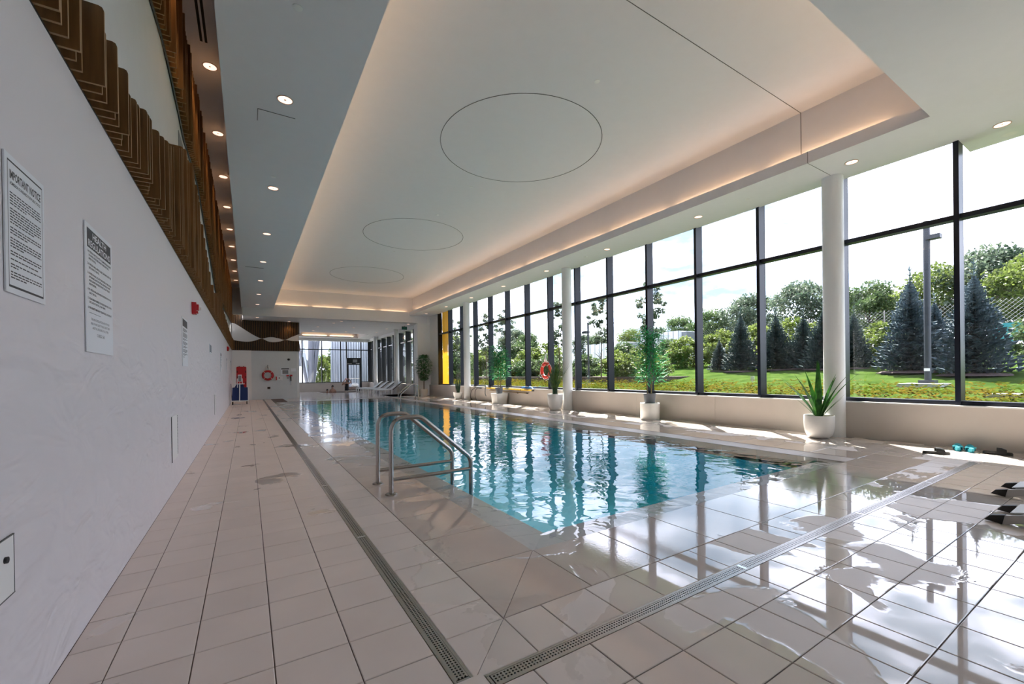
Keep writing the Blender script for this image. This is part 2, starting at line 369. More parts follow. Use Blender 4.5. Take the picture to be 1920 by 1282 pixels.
def fillet(pts, rad, n=6):
    pts = [Vector(p) for p in pts]; out = [pts[0]]
    for i in range(1, len(pts)-1):
        a, b, c = pts[i-1], pts[i], pts[i+1]; u = (a-b).normalized(); w = (c-b).normalized()
        ang = u.angle(w); r = rad[i-1] if isinstance(rad, (list, tuple)) else rad
        d = min(r/math.tan(ang/2), (a-b).length*0.49, (c-b).length*0.49)
        p0 = b+u*d; p1 = b+w*d
        for k in range(n+1):
            t = k/n; out.append(p0*(1-t)**2+b*2*t*(1-t)+p1*t*t)
    out.append(pts[-1]); return out

# ================================================================== the setting
XL, XR, YN, YB, YF = -0.71, 9.45, -4.0, 27.56, 38.0      # left wall, sill wall, near wall, back wall, far window
ZS, ZC, ZL = 4.85, 5.93, 4.42                             # soffit, coffer, lower rear ceiling
PX0, PX1, PY0, PY1 = 2.03, 6.85, 2.80, 23.95              # pool edge
def beam_y(x): return 25.5-0.078*x

# ---- ceiling
ce = thing('ceiling', 'white ceiling with a deep lit coffer above the pool', 'ceiling', kind='structure')
b = MB()
b.box(-0.95, 9.62, YN-0.2, 26.4, ZC, ZC+0.15)                                   # coffer and slot ceiling
b.box(-0.225, 1.20, YN, 25.9, ZS, ZS+0.12)                                      # left soffit
b.box(1.12, 1.20, 1.945, 25.6, ZS+0.12, 5.05); b.box(0.85, 0.95, 1.7, 25.9, ZS+0.12, ZC); b.box(-0.225, -0.15, YN, 27.5, ZS+0.12, ZC)
b.box(8.32, 9.62, YN, 25.1, ZS, ZS+0.12)                                        # right soffit
b.box(9.62, 10.27, YN, 1.92, ZS, ZS+0.12)
b.box(8.32, 8.40, 1.945, 25.2, ZS+0.12, 5.05); b.box(8.60, 8.70, 1.7, 25.4, ZS+0.12, ZC); b.box(9.52, 9.62, YN, 25.4, ZS+0.12, ZC)
b.box(1.20, 8.32, YN, 1.945, ZS, ZS+0.12)                                       # near soffit
b.box(1.20, 8.32, 1.865, 1.945, ZS+0.12, 5.05); b.box(0.85, 8.70, 1.6, 1.7, ZS+0.12, ZC)
b.prism([(-0.2, beam_y(-0.2)), (9.39, beam_y(9.39)), (9.39, beam_y(9.39)+0.08), (-0.2, beam_y(-0.2)+0.08)], ZL, 5.05)      # beam face
b.prism([(0.85, beam_y(0.85)+0.3), (8.7, beam_y(8.7)+0.3), (8.7, beam_y(8.7)+0.4), (0.85, beam_y(0.85)+0.4)], ZL, ZC)      # far fascia
b.prism([(-0.17, beam_y(0)+0.05), (9.39, beam_y(9.39)+0.05), (9.39, 26.5), (9.15, 26.5), (9.15, 29.5), (-0.17, 29.5)], ZL, ZL+0.1)
b.box(2.3, 9.2, 29.5, 33.2, ZL, ZL+0.1); b.box(2.3, 3.3, 33.2, 38.4, ZL, ZL+0.1); b.box(7.9, 9.2, 33.2, 38.4, ZL, ZL+0.1); b.box(3.3, 7.9, 37.0, 38.4, ZL, ZL+0.1)
b.box(3.2, 8.0, 33.1, 37.4, 4.80, 4.9); b.box(3.2, 3.3, 33.1, 37.4, ZL+0.1, 4.8); b.box(7.9, 8.0, 33.1, 37.4, ZL+0.1, 4.8); b.box(3.2, 8.0, 33.1, 33.2, ZL+0.1, 4.8); b.box(3.2, 8.0, 37.3, 37.4, ZL+0.1, 4.8)
b.build('ceiling_board', 'ceiling', ce)
s_ = MB()
s_.box(0.95, 8.6, 3.72, 3.728, ZC-0.004, ZC+0.002); s_.box(8.596, 8.602, 3.72, 3.728, 4.97, ZC); s_.box(8.316, 8.322, 3.50, 3.507, ZS, 5.05); s_.box(8.32, 9.62, 3.50, 3.506, ZS-0.003, ZS+0.002)
s_.build('expansion_joint', 'seam', ce)
def ring(mb, c, r, w, z):
    n = 72; base = len(mb.v)
    for k in range(n):
        th = 2*math.pi*k/n
        for rr, zz in ((r-w, z), (r+w, z), (r+w, z+0.006), (r-w, z+0.006)): mb.v.append((c[0]+rr*math.cos(th), c[1]+rr*math.sin(th), zz))
    for k in range(n):
        j = (k+1) % n
        for q in range(4): mb.f.append((base+k*4+q, base+j*4+q, base+j*4+(q+1) % 4, base+k*4+(q+1) % 4)); mb.mi.append(0)
for cy in (7.25, 13.8, 20.3):
    q = MB(); ring(q, (4.82, cy), 1.63, 0.006, ZC-0.004); q.build('round_ceiling_seam', 'seam', ce)
q = MB(); q.box(0.17, 0.60, 6.60, 7.3, ZS-0.004, ZS+0.001); hp = q.build('access_hatch', 'ceiling', ce)
q = MB(); q.box(0.16, 0.61, 6.59, 6.60, ZS-0.004, ZS+0.001); q.box(0.158, 0.166, 6.59, 6.9, ZS-0.004, ZS+0.001); q.build('hatch_gap', 'seam', hp)
q = MB(); q.box(-0.02, 0.5, 16.2, 16.24, ZS-0.004, ZS+0.001); q.build('hatch_gap', 'seam', ce)
# slot diffusers in the wall slot
for xx in (-0.50, -0.445):
    q = MB(); q.box(xx, xx+0.03, 5.0, 7.25, ZC-0.006, ZC+0.002); q.build('slot_diffuser', 'dark', ce)
# exterior eave that shades the glass wall; unseen far lounge lengths added to block sun
q = MB(); q.box(9.62, 11.74, YN-2, 25.2, 5.68, 5.85); q.box(9.62, 9.7, YN-2, 25.4, 5.85, 6.08); q.box(9.2, 11.4, 25.2, 40.5, 4.62, 4.8); q.box(2.0, 9.2, 38.3, 40.5, 4.62, 4.8)
tag(q.build('eave_and_sun_block', 'ceiling'), 'white roof eave projecting above the tall window wall, with unseen lengths added to shade the far lounge', 'roof', kind='structure')

# ---- walls
w = thing('wall_left', 'long white left wall with wave relief and wooden fin band above', 'wall', kind='structure')
q = MB(); q.box(-0.95, XL, YN, YB+0.3, 0, 2.745); q.build('tiled_wall', 'wall_white', w)
q = MB(); q.box(-0.95, XL-0.02, YN, YB+0.3, 2.745, 6.0); q.build('upper_panel', 'panel_grey', w)
q = MB(); q.box(XL-0.02, XL+0.002, YN, YB, 2.745, 2.753); q.build('ledge_shadow_strip', 'black_alu', w)  # black strip painting in the shadow line at the wall ledge
q = MB(); q.box(XL-0.02, XL-0.014, 7.0, 7.45, 3.3, 4.5); q.build('panel_opening', 'grey_plastic', w)
w2 = thing('wall_back', 'pale tiled back wall beside the pool with fins above', 'wall', kind='structure')
q = MB(); q.box(0.19, 2.45, YB, YB+0.35, 0, 2.72); q.build('tiled_wall', 'back_tile', w2)
q = MB(); q.box(XL, 0.19, YB-0.03, YB+0.35, 0, 2.74); q.build('tiled_wall', 'white_paint', w2)
q = MB(); q.box(-0.95, 2.58, YB+0.02, YB+0.35, 2.72, 6.0); q.build('upper_panel', 'panel_grey', w2)
q = MB(); q.box(2.3, 2.45, YB+0.35, 38.4, 0, ZL+0.2); tag(q.build('wall_far_left', 'white_paint'), 'white side wall of the far lounge', 'wall', kind='structure')
q = MB(); q.box(-0.95, 10.3, YN-0.2, YN, 0, 6.0); tag(q.build('wall_near', 'white_paint'), 'white end wall behind the near loungers', 'wall', kind='structure')
q = MB(); q.box(-0.95, 2.6, YB+0.34, YB+0.5, 0, 6.0); q.box(-0.95, 9.8, 26.2, 26.4, ZL+0.12, 6.0)
tag(q.build('wall_bulkhead', 'white_paint'), 'white bulkhead wall closing the roof above the far lounge', 'wall', kind='structure')
# right sill wall
ws = thing('wall_right', 'low beige stone wall under the tall windows', 'wall', kind='structure')
jt = [-4.0, -1.6, 1.22, 3.62, 6.0, 8.4, 10.8, 13.2, 15.6, 18.0, 20.4, 22.8, 24.7]
for i in range(len(jt)-1):
    q = MB(); q.box(XR, XR+0.5, jt[i]+0.0015, jt[i+1]-0.0015, 0, 0.64); q.build('stone_panel', 'sill', ws)
    q = MB(); q.box(XR-0.012, XR+0.5, jt[i]+0.001, jt[i+1]-0.001, 0.64, 0.66); q.build('sill_slab', 'sill_top', ws)
q = MB(); q.prism([(8.80, 24.86), (10.0, 24.86), (10.0, 26.2), (9.02, 26.2)], 0, 4.9)
tag(q.build('wall_return', 'white_paint'), 'grey white return wall behind the potted ficus', 'wall', kind='structure')
q = MB(); q.box(8.98, 9.35, 26.2, 38.4, 0, 0.68); q.box(2.45, 7.16, YF-0.1, YF+0.3, 0, 0.72); q.box(8.38, 9.0, YF-0.1, YF+0.3, 0, 0.72)
tag(q.build('wall_far', 'sill'), 'low grey sill wall around the far lounge', 'wall', kind='structure')
q = MB(); q.box(2.3, 9.3, YF, YF+0.25, 4.18, ZL+0.3); q.box(9.0, 9.3, 26.2, 38.2, 4.2, ZL+0.3)
tag(q.build('trim_1', 'white_paint'), 'white header above the far lounge windows', 'trim', kind='structure')

# ---- columns
def column(x, y, top, lab, grp):
    q = MB(); q.lathe([(0.166, 0), (0.166, top)], seg=36)
    c = q.build('round_column', 'column', None, True, (x, y, 0)); return tag(c, lab, 'column', grp)
column(9.36, 3.535, ZS, 'round white column behind the bowl planter with strap-leaved plant', 'round columns along the window wall')
column(9.36, 11.36, ZS, 'round white column beside the tall grey pot of spiky grass', 'round columns along the window wall')
column(9.36, 19.22, ZS, 'round white column beside the dark snake plant', 'round columns along the window wall')
column(8.72, 28.95, ZL, 'round white column behind the sun loungers at the far deck', 'round columns along the window wall')
column(8.82, 35.0, ZL, 'round white column near the far glass door', 'round columns along the window wall')

# ---- tall window wall
wn1 = thing('window_1', 'tall window wall with dark mullions beside the pool', 'window', kind='structure')
MY = [1.98+1.5395*k for k in range(-4, 15)]
ZT = 5.6
mull = MB().box(9.57, 9.82, -0.033, 0.033, 0.66, ZT).mesh('mullion', 'mullion')
for y in MY: link('mullion', mull, wn1, (0, y-0.033, 0))
bay = MY[1]-MY[0]
rail_b = MB().box(9.60, 9.80, 0.0, bay-0.066, 0.66, 0.725).mesh('bottom_rail', 'mullion')
rail_t = MB().box(9.62, 9.80, 0.0, bay-0.066, 3.625, 3.70).mesh('transom', 'mullion')
pane_l = MB().box(9.772, 9.784, 0.0, bay-0.066, 0.725, 3.625).mesh('glass_pane', 'glass')
pane_u = MB().box(9.772, 9.784, 0.0, bay-0.066, 3.70, ZT).mesh('glass_pane', 'glass')
for i in range(len(MY)-1):
    for me, nm in ((rail_b, 'bottom_rail'), (rail_t, 'transom'), (pane_l, 'glass_pane'), (pane_u, 'glass_pane')): link(nm, me, wn1, (0, MY[i], 0))
q = MB(); q.box(9.83, 9.85, MY[-2]+0.02, MY[-1]-0.08, 0.72, ZT); q.build('yellow_panel', 'yellow', wn1)
q = MB(); q.box(9.60, 9.80, MY[-1], 24.86, 0.66, ZT); q.build('end_panel', 'white_paint', wn1)
# far right glazing
wn2 = thing('window_2', 'shaded window wall along the far lounge', 'window', kind='structure')
ys2 = [26.35+1.5*k for k in range(8)]+[37.95]
for y in ys2:
    q = MB(); q.box(9.02, 9.40, y-0.05, y+0.05, 0.68, 4.2); q.build('mullion', 'black_alu', wn2)
for i in range(len(ys2)-1):
    q = MB(); q.box(9.08, 9.22, ys2[i]+0.05, ys2[i+1]-0.05, 3.46, 3.53); q.build('transom', 'steel', wn2)
    q = MB(); q.box(9.16, 9.17, ys2[i]+0.05, ys2[i+1]-0.05, 0.68, 3.46); q.box(9.16, 9.17, ys2[i]+0.05, ys2[i+1]-0.05, 3.53, 4.2); q.build('glass_pane', 'glass', wn2)
# far end glazing
wn3 = thing('window_3', 'far end window with thin black frames', 'window', kind='structure')
xs3 = [2.5, 3.77, 5.23, 6.70, 7.18, 8.36, 8.98]
for x in xs3:
    q = MB(); q.box(x-0.04, x+0.04, YF, YF+0.12, 0.72 if x < 7.1 or x > 8.5 else 2.75, 4.18); q.build('mullion', 'black_alu', wn3)
for i in range(len(xs3)-1):
    q = MB(); q.box(xs3[i]+0.04, xs3[i+1]-0.04, YF+0.02, YF+0.1, 3.44, 3.52)
    lo = 2.75 if i == 4 else 0.72
    q.box(xs3[i]+0.04, xs3[i+1]-0.04, YF+0.02, YF+0.1, lo, lo+0.05); q.build('transom', 'black_alu', wn3)
    q = MB(); q.box(xs3[i]+0.04, xs3[i+1]-0.04, YF+0.05, YF+0.06, lo+0.05, 3.44); q.box(xs3[i]+0.04, xs3[i+1]-0.04, YF+0.05, YF+0.06, 3.52, 4.18); q.build('glass_pane', 'glass', wn3)
d1 = thing('door_1', 'black framed glass door at the far end', 'door', kind='structure')
q = MB(); q.box(7.16, 7.30, YF-0.06, YF+0.1, 0, 2.75); q.box(8.22, 8.38, YF-0.06, YF+0.1, 0, 2.75); q.box(7.3, 8.22, YF-0.06, YF+0.1, 2.2, 2.75); q.box(7.3, 8.22, YF-0.04, YF+0.08, 0, 0.1); q.build('door_frame', 'black_alu', d1)
q = MB(); q.box(7.3, 8.22, YF, YF+0.012, 0.1, 2.2); q.build('glass_pane', 'glass', d1)
q = MB(); q.tube([(7.3, YF-0.1, 1.05), (8.22, YF-0.1, 1.05)], 0.025, 8); q.build('push_bar', 'steel_bright', d1)
q = MB(); q.box(7.66, 8.02, YF-0.08, YF-0.06, 2.42, 2.66); q.build('door_plate', 'grey_plastic', d1)
q = MB(); q.box(7.20, 7.55, YF-0.1, YF-0.06, 2.28, 2.34); q.box(7.9, 8.2, YF-0.1, YF-0.06, 2.28, 2.34); q.build('door_closer', 'steel_bright', d1)

# ---- floor: slab, tiles
fl = thing('floor', 'beige tiled pool deck, wet near the pool', 'floor', kind='structure')
q = MB()
q.box(-0.95, 1.70, YN, 27.9, -0.2, -0.006); q.box(1.70, 9.9, YN, 2.473, -0.2, -0.006); q.box(7.24, 9.9, 2.473, 24.9, -0.2, -0.006)
q.box(1.70, 7.24, 24.3, 27.9, -0.2, -0.006); q.box(7.24, 9.9, 24.9, 27.9, -0.2, -0.006)
q.build('floor_slab', 'grout', fl)
q = MB()
for x0, x1, y0, y1 in ((1.70, 9.4, 24.32, 27.9), (2.3, 4.6, 27.9, 38.4), (7.9, 9.4, 27.9, 38.4), (4.6, 7.9, 27.9, 33.6), (4.6, 7.9, 37.2, 38.4), (7.24, 9.4, 24.9, 27.9)): q.box(x0, x1, y0, y1, -0.006, 0.0)
q.build('far_deck', 'far_floor', fl)
G_ = 0.0025
tiles = []      # (x0,x1,y0,y1,material)
xa = [-0.71, -0.526, -0.221, 0.084, 0.389, 0.694]
ya = [2.098+0.3015*k for k in range(-20, 85)]
for i in range(5):
    for j in range(len(ya)-1): tiles.append((xa[i], xa[i+1], ya[j], ya[j+1], 'tile'))
yb = [y for y in ya if y > 1.9]
yb = [1.867]+yb
for j in range(len(yb)-1): tiles.append((0.776, 1.097, yb[j], yb[j+1], 'tile'))
yc = [2.473+0.59*k for k in range(37)]
for j in range(len(yc)-1): tiles.append((1.097, 1.70, yc[j], yc[j+1], 'tile_big')); tiles.append((7.245, 7.85, yc[j], yc[j+1], 'tile_big'))
xd = [0.694]+[1.01+0.3175*k for k in range(26)]+[9.2, 9.45]
yd = [1.475, 1.21]+[1.21-0.305*k for k in range(1, 16)]
for i in range(len(xd)-1):
    for j in range(len(yd)-1): tiles.append((xd[i], xd[i+1], yd[j+1], yd[j], 'tile'))
xe = [1.097]+[x for x in xd if 1.2 < x < 7.8]+[7.85]
for i in range(len(xe)-1): tiles.append((xe[i], xe[i+1], 1.557, 1.867, 'tile'))
xg = [1.70+0.617*k for k in range(9)]+[7.245, 7.85]
for i in range(len(xg)-1): tiles.append((xg[i], xg[i+1], 1.867, 2.473, 'tile_big'))
xf = [7.85, 8.17, 8.49, 8.81, 9.13, 9.45]
yf = [1.557+0.3105*k for k in range(84)]
for i in range(5):
    for j in range(len(yf)-1): tiles.append((xf[i], xf[i+1], yf[j], yf[j+1], 'tile'))
tiles += [(0.694, 0.82, 1.475, 1.58, 'tile'), (8.15, 9.45, 1.475, 1.557, 'tile')]
def tile_mesh(pts, mat_, name='floor_tile'):
    """slightly arrised tile: polygon pts about its own origin"""
    n = len(pts); cx = sum(p[0] for p in pts)/n; cy = sum(p[1] for p in pts)/n
    def shrink(d):
        out = []
        for x, y in pts:
            r_ = math.hypot(x-cx, y-cy); out.append((x-(x-cx)/r_*d*1.4, y-(y-cy)/r_*d*1.4))
        return out
    a, c = shrink(G_), shrink(G_+0.003)
    v = [(x, y, -0.006) for x, y in a]+[(x, y, -0.0022) for x, y in a]+[(x, y, 0) for x, y in c]
    f = [(i, (i+1) % n, n+(i+1) % n, n+i) for i in range(n)]+[(n+i, n+(i+1) % n, 2*n+(i+1) % n, 2*n+i) for i in range(n)]+[tuple(range(2*n, 3*n))]
    return v, f
def score(t):
    cx, cy = (t[0]+t[1])/2, (t[2]+t[3])/2; p = project((cx, cy, 0))
    if not (-60 < p[0] < 1980 and 600 < p[1] < 1340): return -1
    return (t[1]-t[0])*(t[3]-t[2])/p[2]**3
tiles.sort(key=score, reverse=True)
cache = {}; rest = {}
for k, t in enumerate(tiles):
    wx, wy = round(t[1]-t[0], 4), round(t[3]-t[2], 4); key = (wx, wy, t[4]); cx, cy = (t[0]+t[1])/2, (t[2]+t[3])/2
    pts = [(-wx/2, -wy/2), (wx/2, -wy/2), (wx/2, wy/2), (-wx/2, wy/2)]
    if k < 290:
        if key not in cache: v, f = tile_mesh(pts, t[4]); cache[key] = MB().add(v, f).mesh('floor_tile', t[4])
        link('floor_tile', cache[key], fl, (cx, cy, random.uniform(-0.0004, 0.0004)))
    else:
        v, f = tile_mesh(pts, t[4]); rest.setdefault(t[4], MB()).add([(x+cx, y+cy, z) for x, y, z in v], f)
for mname, mb in rest.items(): tag(mb.build('distant_floor_tiles', mname, fl), kind='stuff')
# mitred corner tiles
def mitre(x0, x1, y0, y1, mm_):
    for pts in ([(x0, y0), (x1, y0), (x1, y1)], [(x0, y0), (x1, y1), (x0, y1)]):
        v, f = tile_mesh(pts, mm_); MB().add(v, f).build('mitred_tile', mm_, fl)
mitre(0.776, 1.097, 1.557, 1.867, 'tile')
# the big corner tile is cut on the diagonal as well (built over the ordinary grid's gap)
mitre(1.097, 1.70, 1.867, 2.473, 'tile_big')

# ================================================================== pool
pool = thing('swimming_pool', 'long rectangular swimming pool with turquoise water', 'pool')
q = MB(); D_ = -1.2
q.box(PX0-0.1, PX1+0.1, PY0-0.1, PY1+0.1, D_-0.1, D_)
q.box(PX0-0.12, PX0, PY0-0.12, PY1+0.12, D_, -0.06); q.box(PX1, PX1+0.12, PY0-0.12, PY1+0.12, D_, -0.10); q.box(PX0, PX1, PY0-0.12, PY0, D_, -0.06); q.box(PX0, PX1, PY1, PY1+0.12, D_, -0.10)
q.build('pool_basin', 'pool', pool)
def cope(pts, z_out, z_in, idx_in, nm='coping_tile'):
    z = [z_in if i in idx_in else z_out for i in range(len(pts))]
    n = len(pts); v = [(p[0], p[1], z[i]) for i, p in enumerate(pts)]+[(p[0], p[1], -0.2) for p in pts]
    f = [tuple(range(n))]+[(i, n+i, n+(i+1) % n, (i+1) % n) for i in range(n)]
    return MB().add(v, f).build(nm, 'tile_cope', pool)
g = 0.002
for j in range(len(yc)-1):
    y0, y1 = max(yc[j], PY0), yc[j+1]
    cope([(1.70+g, y0+g), (PX0, y0+g), (PX0, y1-g), (1.70+g, y1-g)], -0.016, -0.05, (1, 2))
    cope([(PX1, y0+g), (7.215, y0+g), (7.215, y1-g), (PX1, y1-g)], 0.0, -0.004, (0, 3))
for i in range(len(xg)-2):
    x0, x1 = max(xg[i], PX0), min(xg[i+1], PX1)
    if x1 > x0: cope([(x0+g, 2.473+g), (x1-g, 2.473+g), (x1-g, PY0), (x0+g, PY0)], -0.016, -0.05, (2, 3))
cope([(1.70+g, 2.473+g), (PX0, 2.473+g), (PX0, PY0-g)], -0.016, -0.05, (2,)); cope([(1.70+g, 2.473+g), (PX0, PY0), (1.70+g, PY0)], -0.016, -0.05, (1,))
cope([(PX1+g, 2.473+g), (7.215, 2.473+g), (7.215, PY0-g), (PX1+g, PY0-g)], 0.0, -0.004, ())
for i in range(9):
    x0 = 1.70+0.613*i; cope([(x0+g, PY1), (x0+0.613-g, PY1), (x0+0.613-g, 24.32), (x0+g, 24.32)], 0.0, -0.004, (0, 1))
q = MB(); q.box(7.215, 7.2455, 2.473, 24.3, -0.15, -0.003); q.build('overflow_slot_shade', 'dark', pool)  # dark strip kept almost flush, its colour standing for shade inside the slot
q = MB(); q.add([(1.702, 2.475, -0.007), (PX1, 2.475, -0.007), (PX1, PY1, -0.007), (1.702, PY1, -0.007)], [(0, 1, 2, 3)]); q.build('water_surface', 'water', pool)

# ---- slotted floor drains
def grate_mesh(L):
    W = 0.056; cols = int(L/0.017); mb = MB(); zt = -0.001
    xs = [-W/2, -0.0195, -0.0115, -0.004, 0.004, 0.0115, 0.0195, W/2]
    for c in range(cols):
        y0 = -L/2+c*L/cols; y1 = y0+L/cols*0.5; y2 = y0+L/cols
        mb.quad((xs[0], y1, zt), (xs[7], y1, zt), (xs[7], y2, zt), (xs[0], y2, zt))
        for k in (0, 2, 4, 6): mb.quad((xs[k], y0, zt), (xs[k+1], y0, zt), (xs[k+1], y1, zt), (xs[k], y1, zt))
    return mb.mesh('grate', 'steel')
GL = 1.875; gm = grate_mesh(GL)
def drain(label, start, end, axis):
    d = thing('floor_drain', label, 'drain', (0, 0, 0), 'slotted steel floor drains around the pool')
    a0, a1, off = start[axis], end[axis], start[1-axis]
    def bx(u0, u1, v0, v1, z0, z1): return (u0, u1, v0, v1, z0, z1) if axis == 0 else (v0, v1, u0, u1, z0, z1)
    q = MB(); q.box(*bx(a0, a1, off-0.041, off-0.028, -0.006, 0.0)); q.box(*bx(a0, a1, off+0.028, off+0.041, -0.006, 0.0)); q.box(*bx(a0, a0+0.012, off-0.03, off+0.03, -0.006, 0)); q.box(*bx(a1-0.012, a1, off-0.03, off+0.03, -0.006, 0))
    q.build('drain_frame', 'steel', d)
    q = MB(); q.box(*bx(a0, a1, off-0.03, off+0.03, -0.0058, -0.005)); q.build('drain_trough', 'dark', d)
    n = max(1, round((a1-a0)/1.89)); L = (a1-a0-0.024)/n
    for k in range(n):
        c = a0+0.012+L*(k+0.5); o = link('grate', gm, d, (off, c, 0) if axis == 1 else (c, off, 0))
        if axis == 0: o.rotation_euler.z = math.pi/2
        o.scale = (1, (L-0.012)/GL, 1)
        if k:
            q = MB(); q.box(*bx(a0+0.012+L*k-0.014, a0+0.012+L*k+0.014, off-0.029, off+0.029, -0.004, 0.0006)); q.build('joint_plate', 'steel_bright', d)
    return d
drain('long slotted steel floor drain running along the left deck', (0.735, 1.575), (0.735, 27.2), 1)
drain('slotted steel floor drain running across the near end of the pool', (0.82, 1.516), (8.15, 1.516), 0)

# ---- ladder rails
def ladder(label, x0, y0, sx, sep, grp):
    t = thing('pool_handrail', label, 'handrail', (x0, y0, 0), grp)
    for dy in (0, sep):
        pts = fillet([(0, dy, 0), (0.01*sx, dy, 0.80), (0.33*sx, dy, 0.80), (0.93*sx, dy, 0.28), (0.93*sx, dy, -0.55)], [0.22, 0.16, 0.14])
        q = MB(); q.tube(pts, 0.0245, 14); r_ = q.build('rail', 'steel', t, True)
        q = MB(); q.tube([(0.0, dy, 0.155), (0.93*sx, dy, 0.155)], 0.021, 12); q.build('brace_bar', 'steel', t, True)
        q = MB(); q.lathe([(0.062, 0), (0.062, 0.008), (0.052, 0.016), (0.026, 0.02)], (0, dy, 0), 24); q.build('base_flange', 'steel', t, True)
    return t
ladder('brushed steel pool handrail on the near left deck', 1.262, 4.44, 1, 0.53, 'steel pool handrails')
ladder('brushed steel pool handrail at the far corner by the potted ficus', 7.52, 21.25, -1, 0.42, 'steel pool handrails')

# ================================================================== wooden fins
LOWC = [(0.0, 3.5), (2.0, 3.27), (3.3, 3.15), (4.4, 3.29), (5.04, 3.47), (5.56, 3.67), (6.58, 4.08), (7.35, 4.2), (8.08, 4.07), (8.77, 3.88), (9.57, 3.59), (10.7, 3.33), (12.4, 3.25), (14.2, 3.56), (16.0, 3.39), (19.0, 3.29), (23.0, 3.2), (27.5, 3.3)]
UPC = [(0.0, 3.7), (2.0, 4.05), (4.0, 4.55), (4.87, 4.72), (5.5, 4.80), (6.0, 4.80), (6.9, 4.70), (7.5, 4.6), (8.3, 4.66), (9.2, 4.69), (10.3, 4.5), (11.6, 4.2), (13.2, 3.82), (14.2, 3.60), (15.2, 3.72), (18.2, 3.74), (22.0, 3.95), (27.5, 4.2)]
fw = thing('wooden_fin_screen', 'rippling screen of dark walnut fins above the white left wall', 'wall screen', (0, 0, 0))
def fin(mb, y, d, z0, z1, x0=XL-0.018, th=0.015, rnd_top=True):
    xf_ = XL+d; r = 0.02
    if rnd_top: pts = [(x0, z0), (xf_, z0), (xf_, z1-r), (xf_-r*0.3, z1-r*0.3), (xf_-r, z1), (x0, z1)]
    else: pts = [(x0, z0), (xf_, z0), (xf_, z1), (x0, z1)]
    n = len(pts); a, c = y-th/2, y+th/2
    v = [(p[0], a, p[1]) for p in pts]+[(p[0], c, p[1]) for p in pts]; base = len(mb.v); mb.v += v
    mb.f.append(tuple(base+i for i in range(n))); mb.mi.append(0); mb.f.append(tuple(base+n+i for i in range(n))[::-1]); mb.mi.append(0)
    for i in range(n): mb.f.append((base+i, base+n+i, base+n+(i+1) % n, base+(i+1) % n)); mb.mi.append(1)
rng = random.Random(3)
lowrest, uprest = MB(), MB()
N0 = int((27.45-1.5)/0.0855)
for k in range(N0):
    y = 1.5+0.0855*k; d = rng.choice((0.042, 0.06, 0.078, 0.078, 0.108)); d2 = rng.choice((0.05, 0.07, 0.095))
    zl, zu = interp(LOWC, y), interp(UPC, y)
    zl = min(zl, zu-0.02)
    if y < 12.0:
        q = MB(); fin(q, y, d, 2.756, zl); q.build('lower_fin', ['wood', 'wood_edge'], fw)
        q = MB(); fin(q, y, d2, zu, 5.86, rnd_top=False); q.build('upper_fin', ['wood', 'wood_edge'], fw)
    else: fin(lowrest, y, d, 2.756, zl); fin(uprest, y, d2, zu, 5.86, rnd_top=False)
tag(lowrest.build('distant_lower_fins', ['wood', 'wood_edge'], fw), kind='stuff'); tag(uprest.build('distant_upper_fins', ['wood', 'wood_edge'], fw), kind='stuff')
# dark rail along the lower edge of the upper band
q = MB(); pts = [(XL-0.005, 1.5+0.25*k, interp(UPC, 1.5+0.25*k)-0.012) for k in range(104)]; q.tube(pts, 0.012, 4); q.build('upper_band_rail', 'black_alu', fw)
fb = thing('wooden_fin_screen', 'short screen of dark walnut fins with pale lens shapes above the lifebuoy wall', 'wall screen', (0, 0, 0))
BL = [(-0.7, 3.30), (-0.3, 3.24), (0.05, 3.22), (0.4, 3.30), (0.70, 3.41), (1.0, 3.27), (1.27, 3.23), (1.6, 3.28), (1.85, 3.37), (2.2, 3.33), (2.6, 3.33)]
BU = [(-0.7, 4.26), (-0.45, 4.13), (0.1, 3.74), (0.45, 3.52), (0.72, 3.42), (1.0, 3.49), (1.22, 3.51), (1.5, 3.46), (1.85, 3.38), (2.2, 3.56), (2.6, 3.74)]
qa, qb = MB(), MB()
for k in range(39):
    x = -0.66+0.0855*k; d = rng.choice((0.05, 0.07, 0.085))
    for mb, z0, z1 in ((qa, 2.735, interp(BL, x)), (qb, max(interp(BU, x), interp(BL, x)+0.01), 5.86 if x < -0.25 else 4.41)):
        mb.box(x-0.011, x+0.011, YB+0.02-d, YB+0.02, z0, z1)
q = MB(); q.box(XL, 2.56, YB+0.005, YB+0.02, 2.735, 4.41); q.box(XL, -0.2, YB+0.005, YB+0.02, 4.41, 5.9); q.build('backing_board', 'wood_dark', fb)
for xa_, xb_ in ((-0.70, 0.70), (0.74, 1.85), (1.88, 2.55)):
    q = MB(); n_ = 24; xs_ = [xa_+(xb_-xa_)*k/n_ for k in range(n_+1)]
    for k in range(n_):
        a, c = xs_[k], xs_[k+1]; la, lc, ua, uc = interp(BL, a), interp(BL, c), max(interp(BU, a), interp(BL, a)+0.004), max(interp(BU, c), interp(BL, c)+0.004)
        q.add([(a, YB-0.03, la), (c, YB-0.03, lc), (c, YB-0.03, uc), (a, YB-0.03, ua), (a, YB+0.01, la), (c, YB+0.01, lc), (c, YB+0.01, uc), (a, YB+0.01, ua)], [(0, 1, 2, 3), (0, 4, 5, 1), (3, 2, 6, 7)])
    q.build('lens_panel', 'panel_grey', fb)
qa.build('lower_fins', 'wood', fb)['kind'] = 'stuff'; qb.build('upper_fins', 'wood', fb)['kind'] = 'stuff'

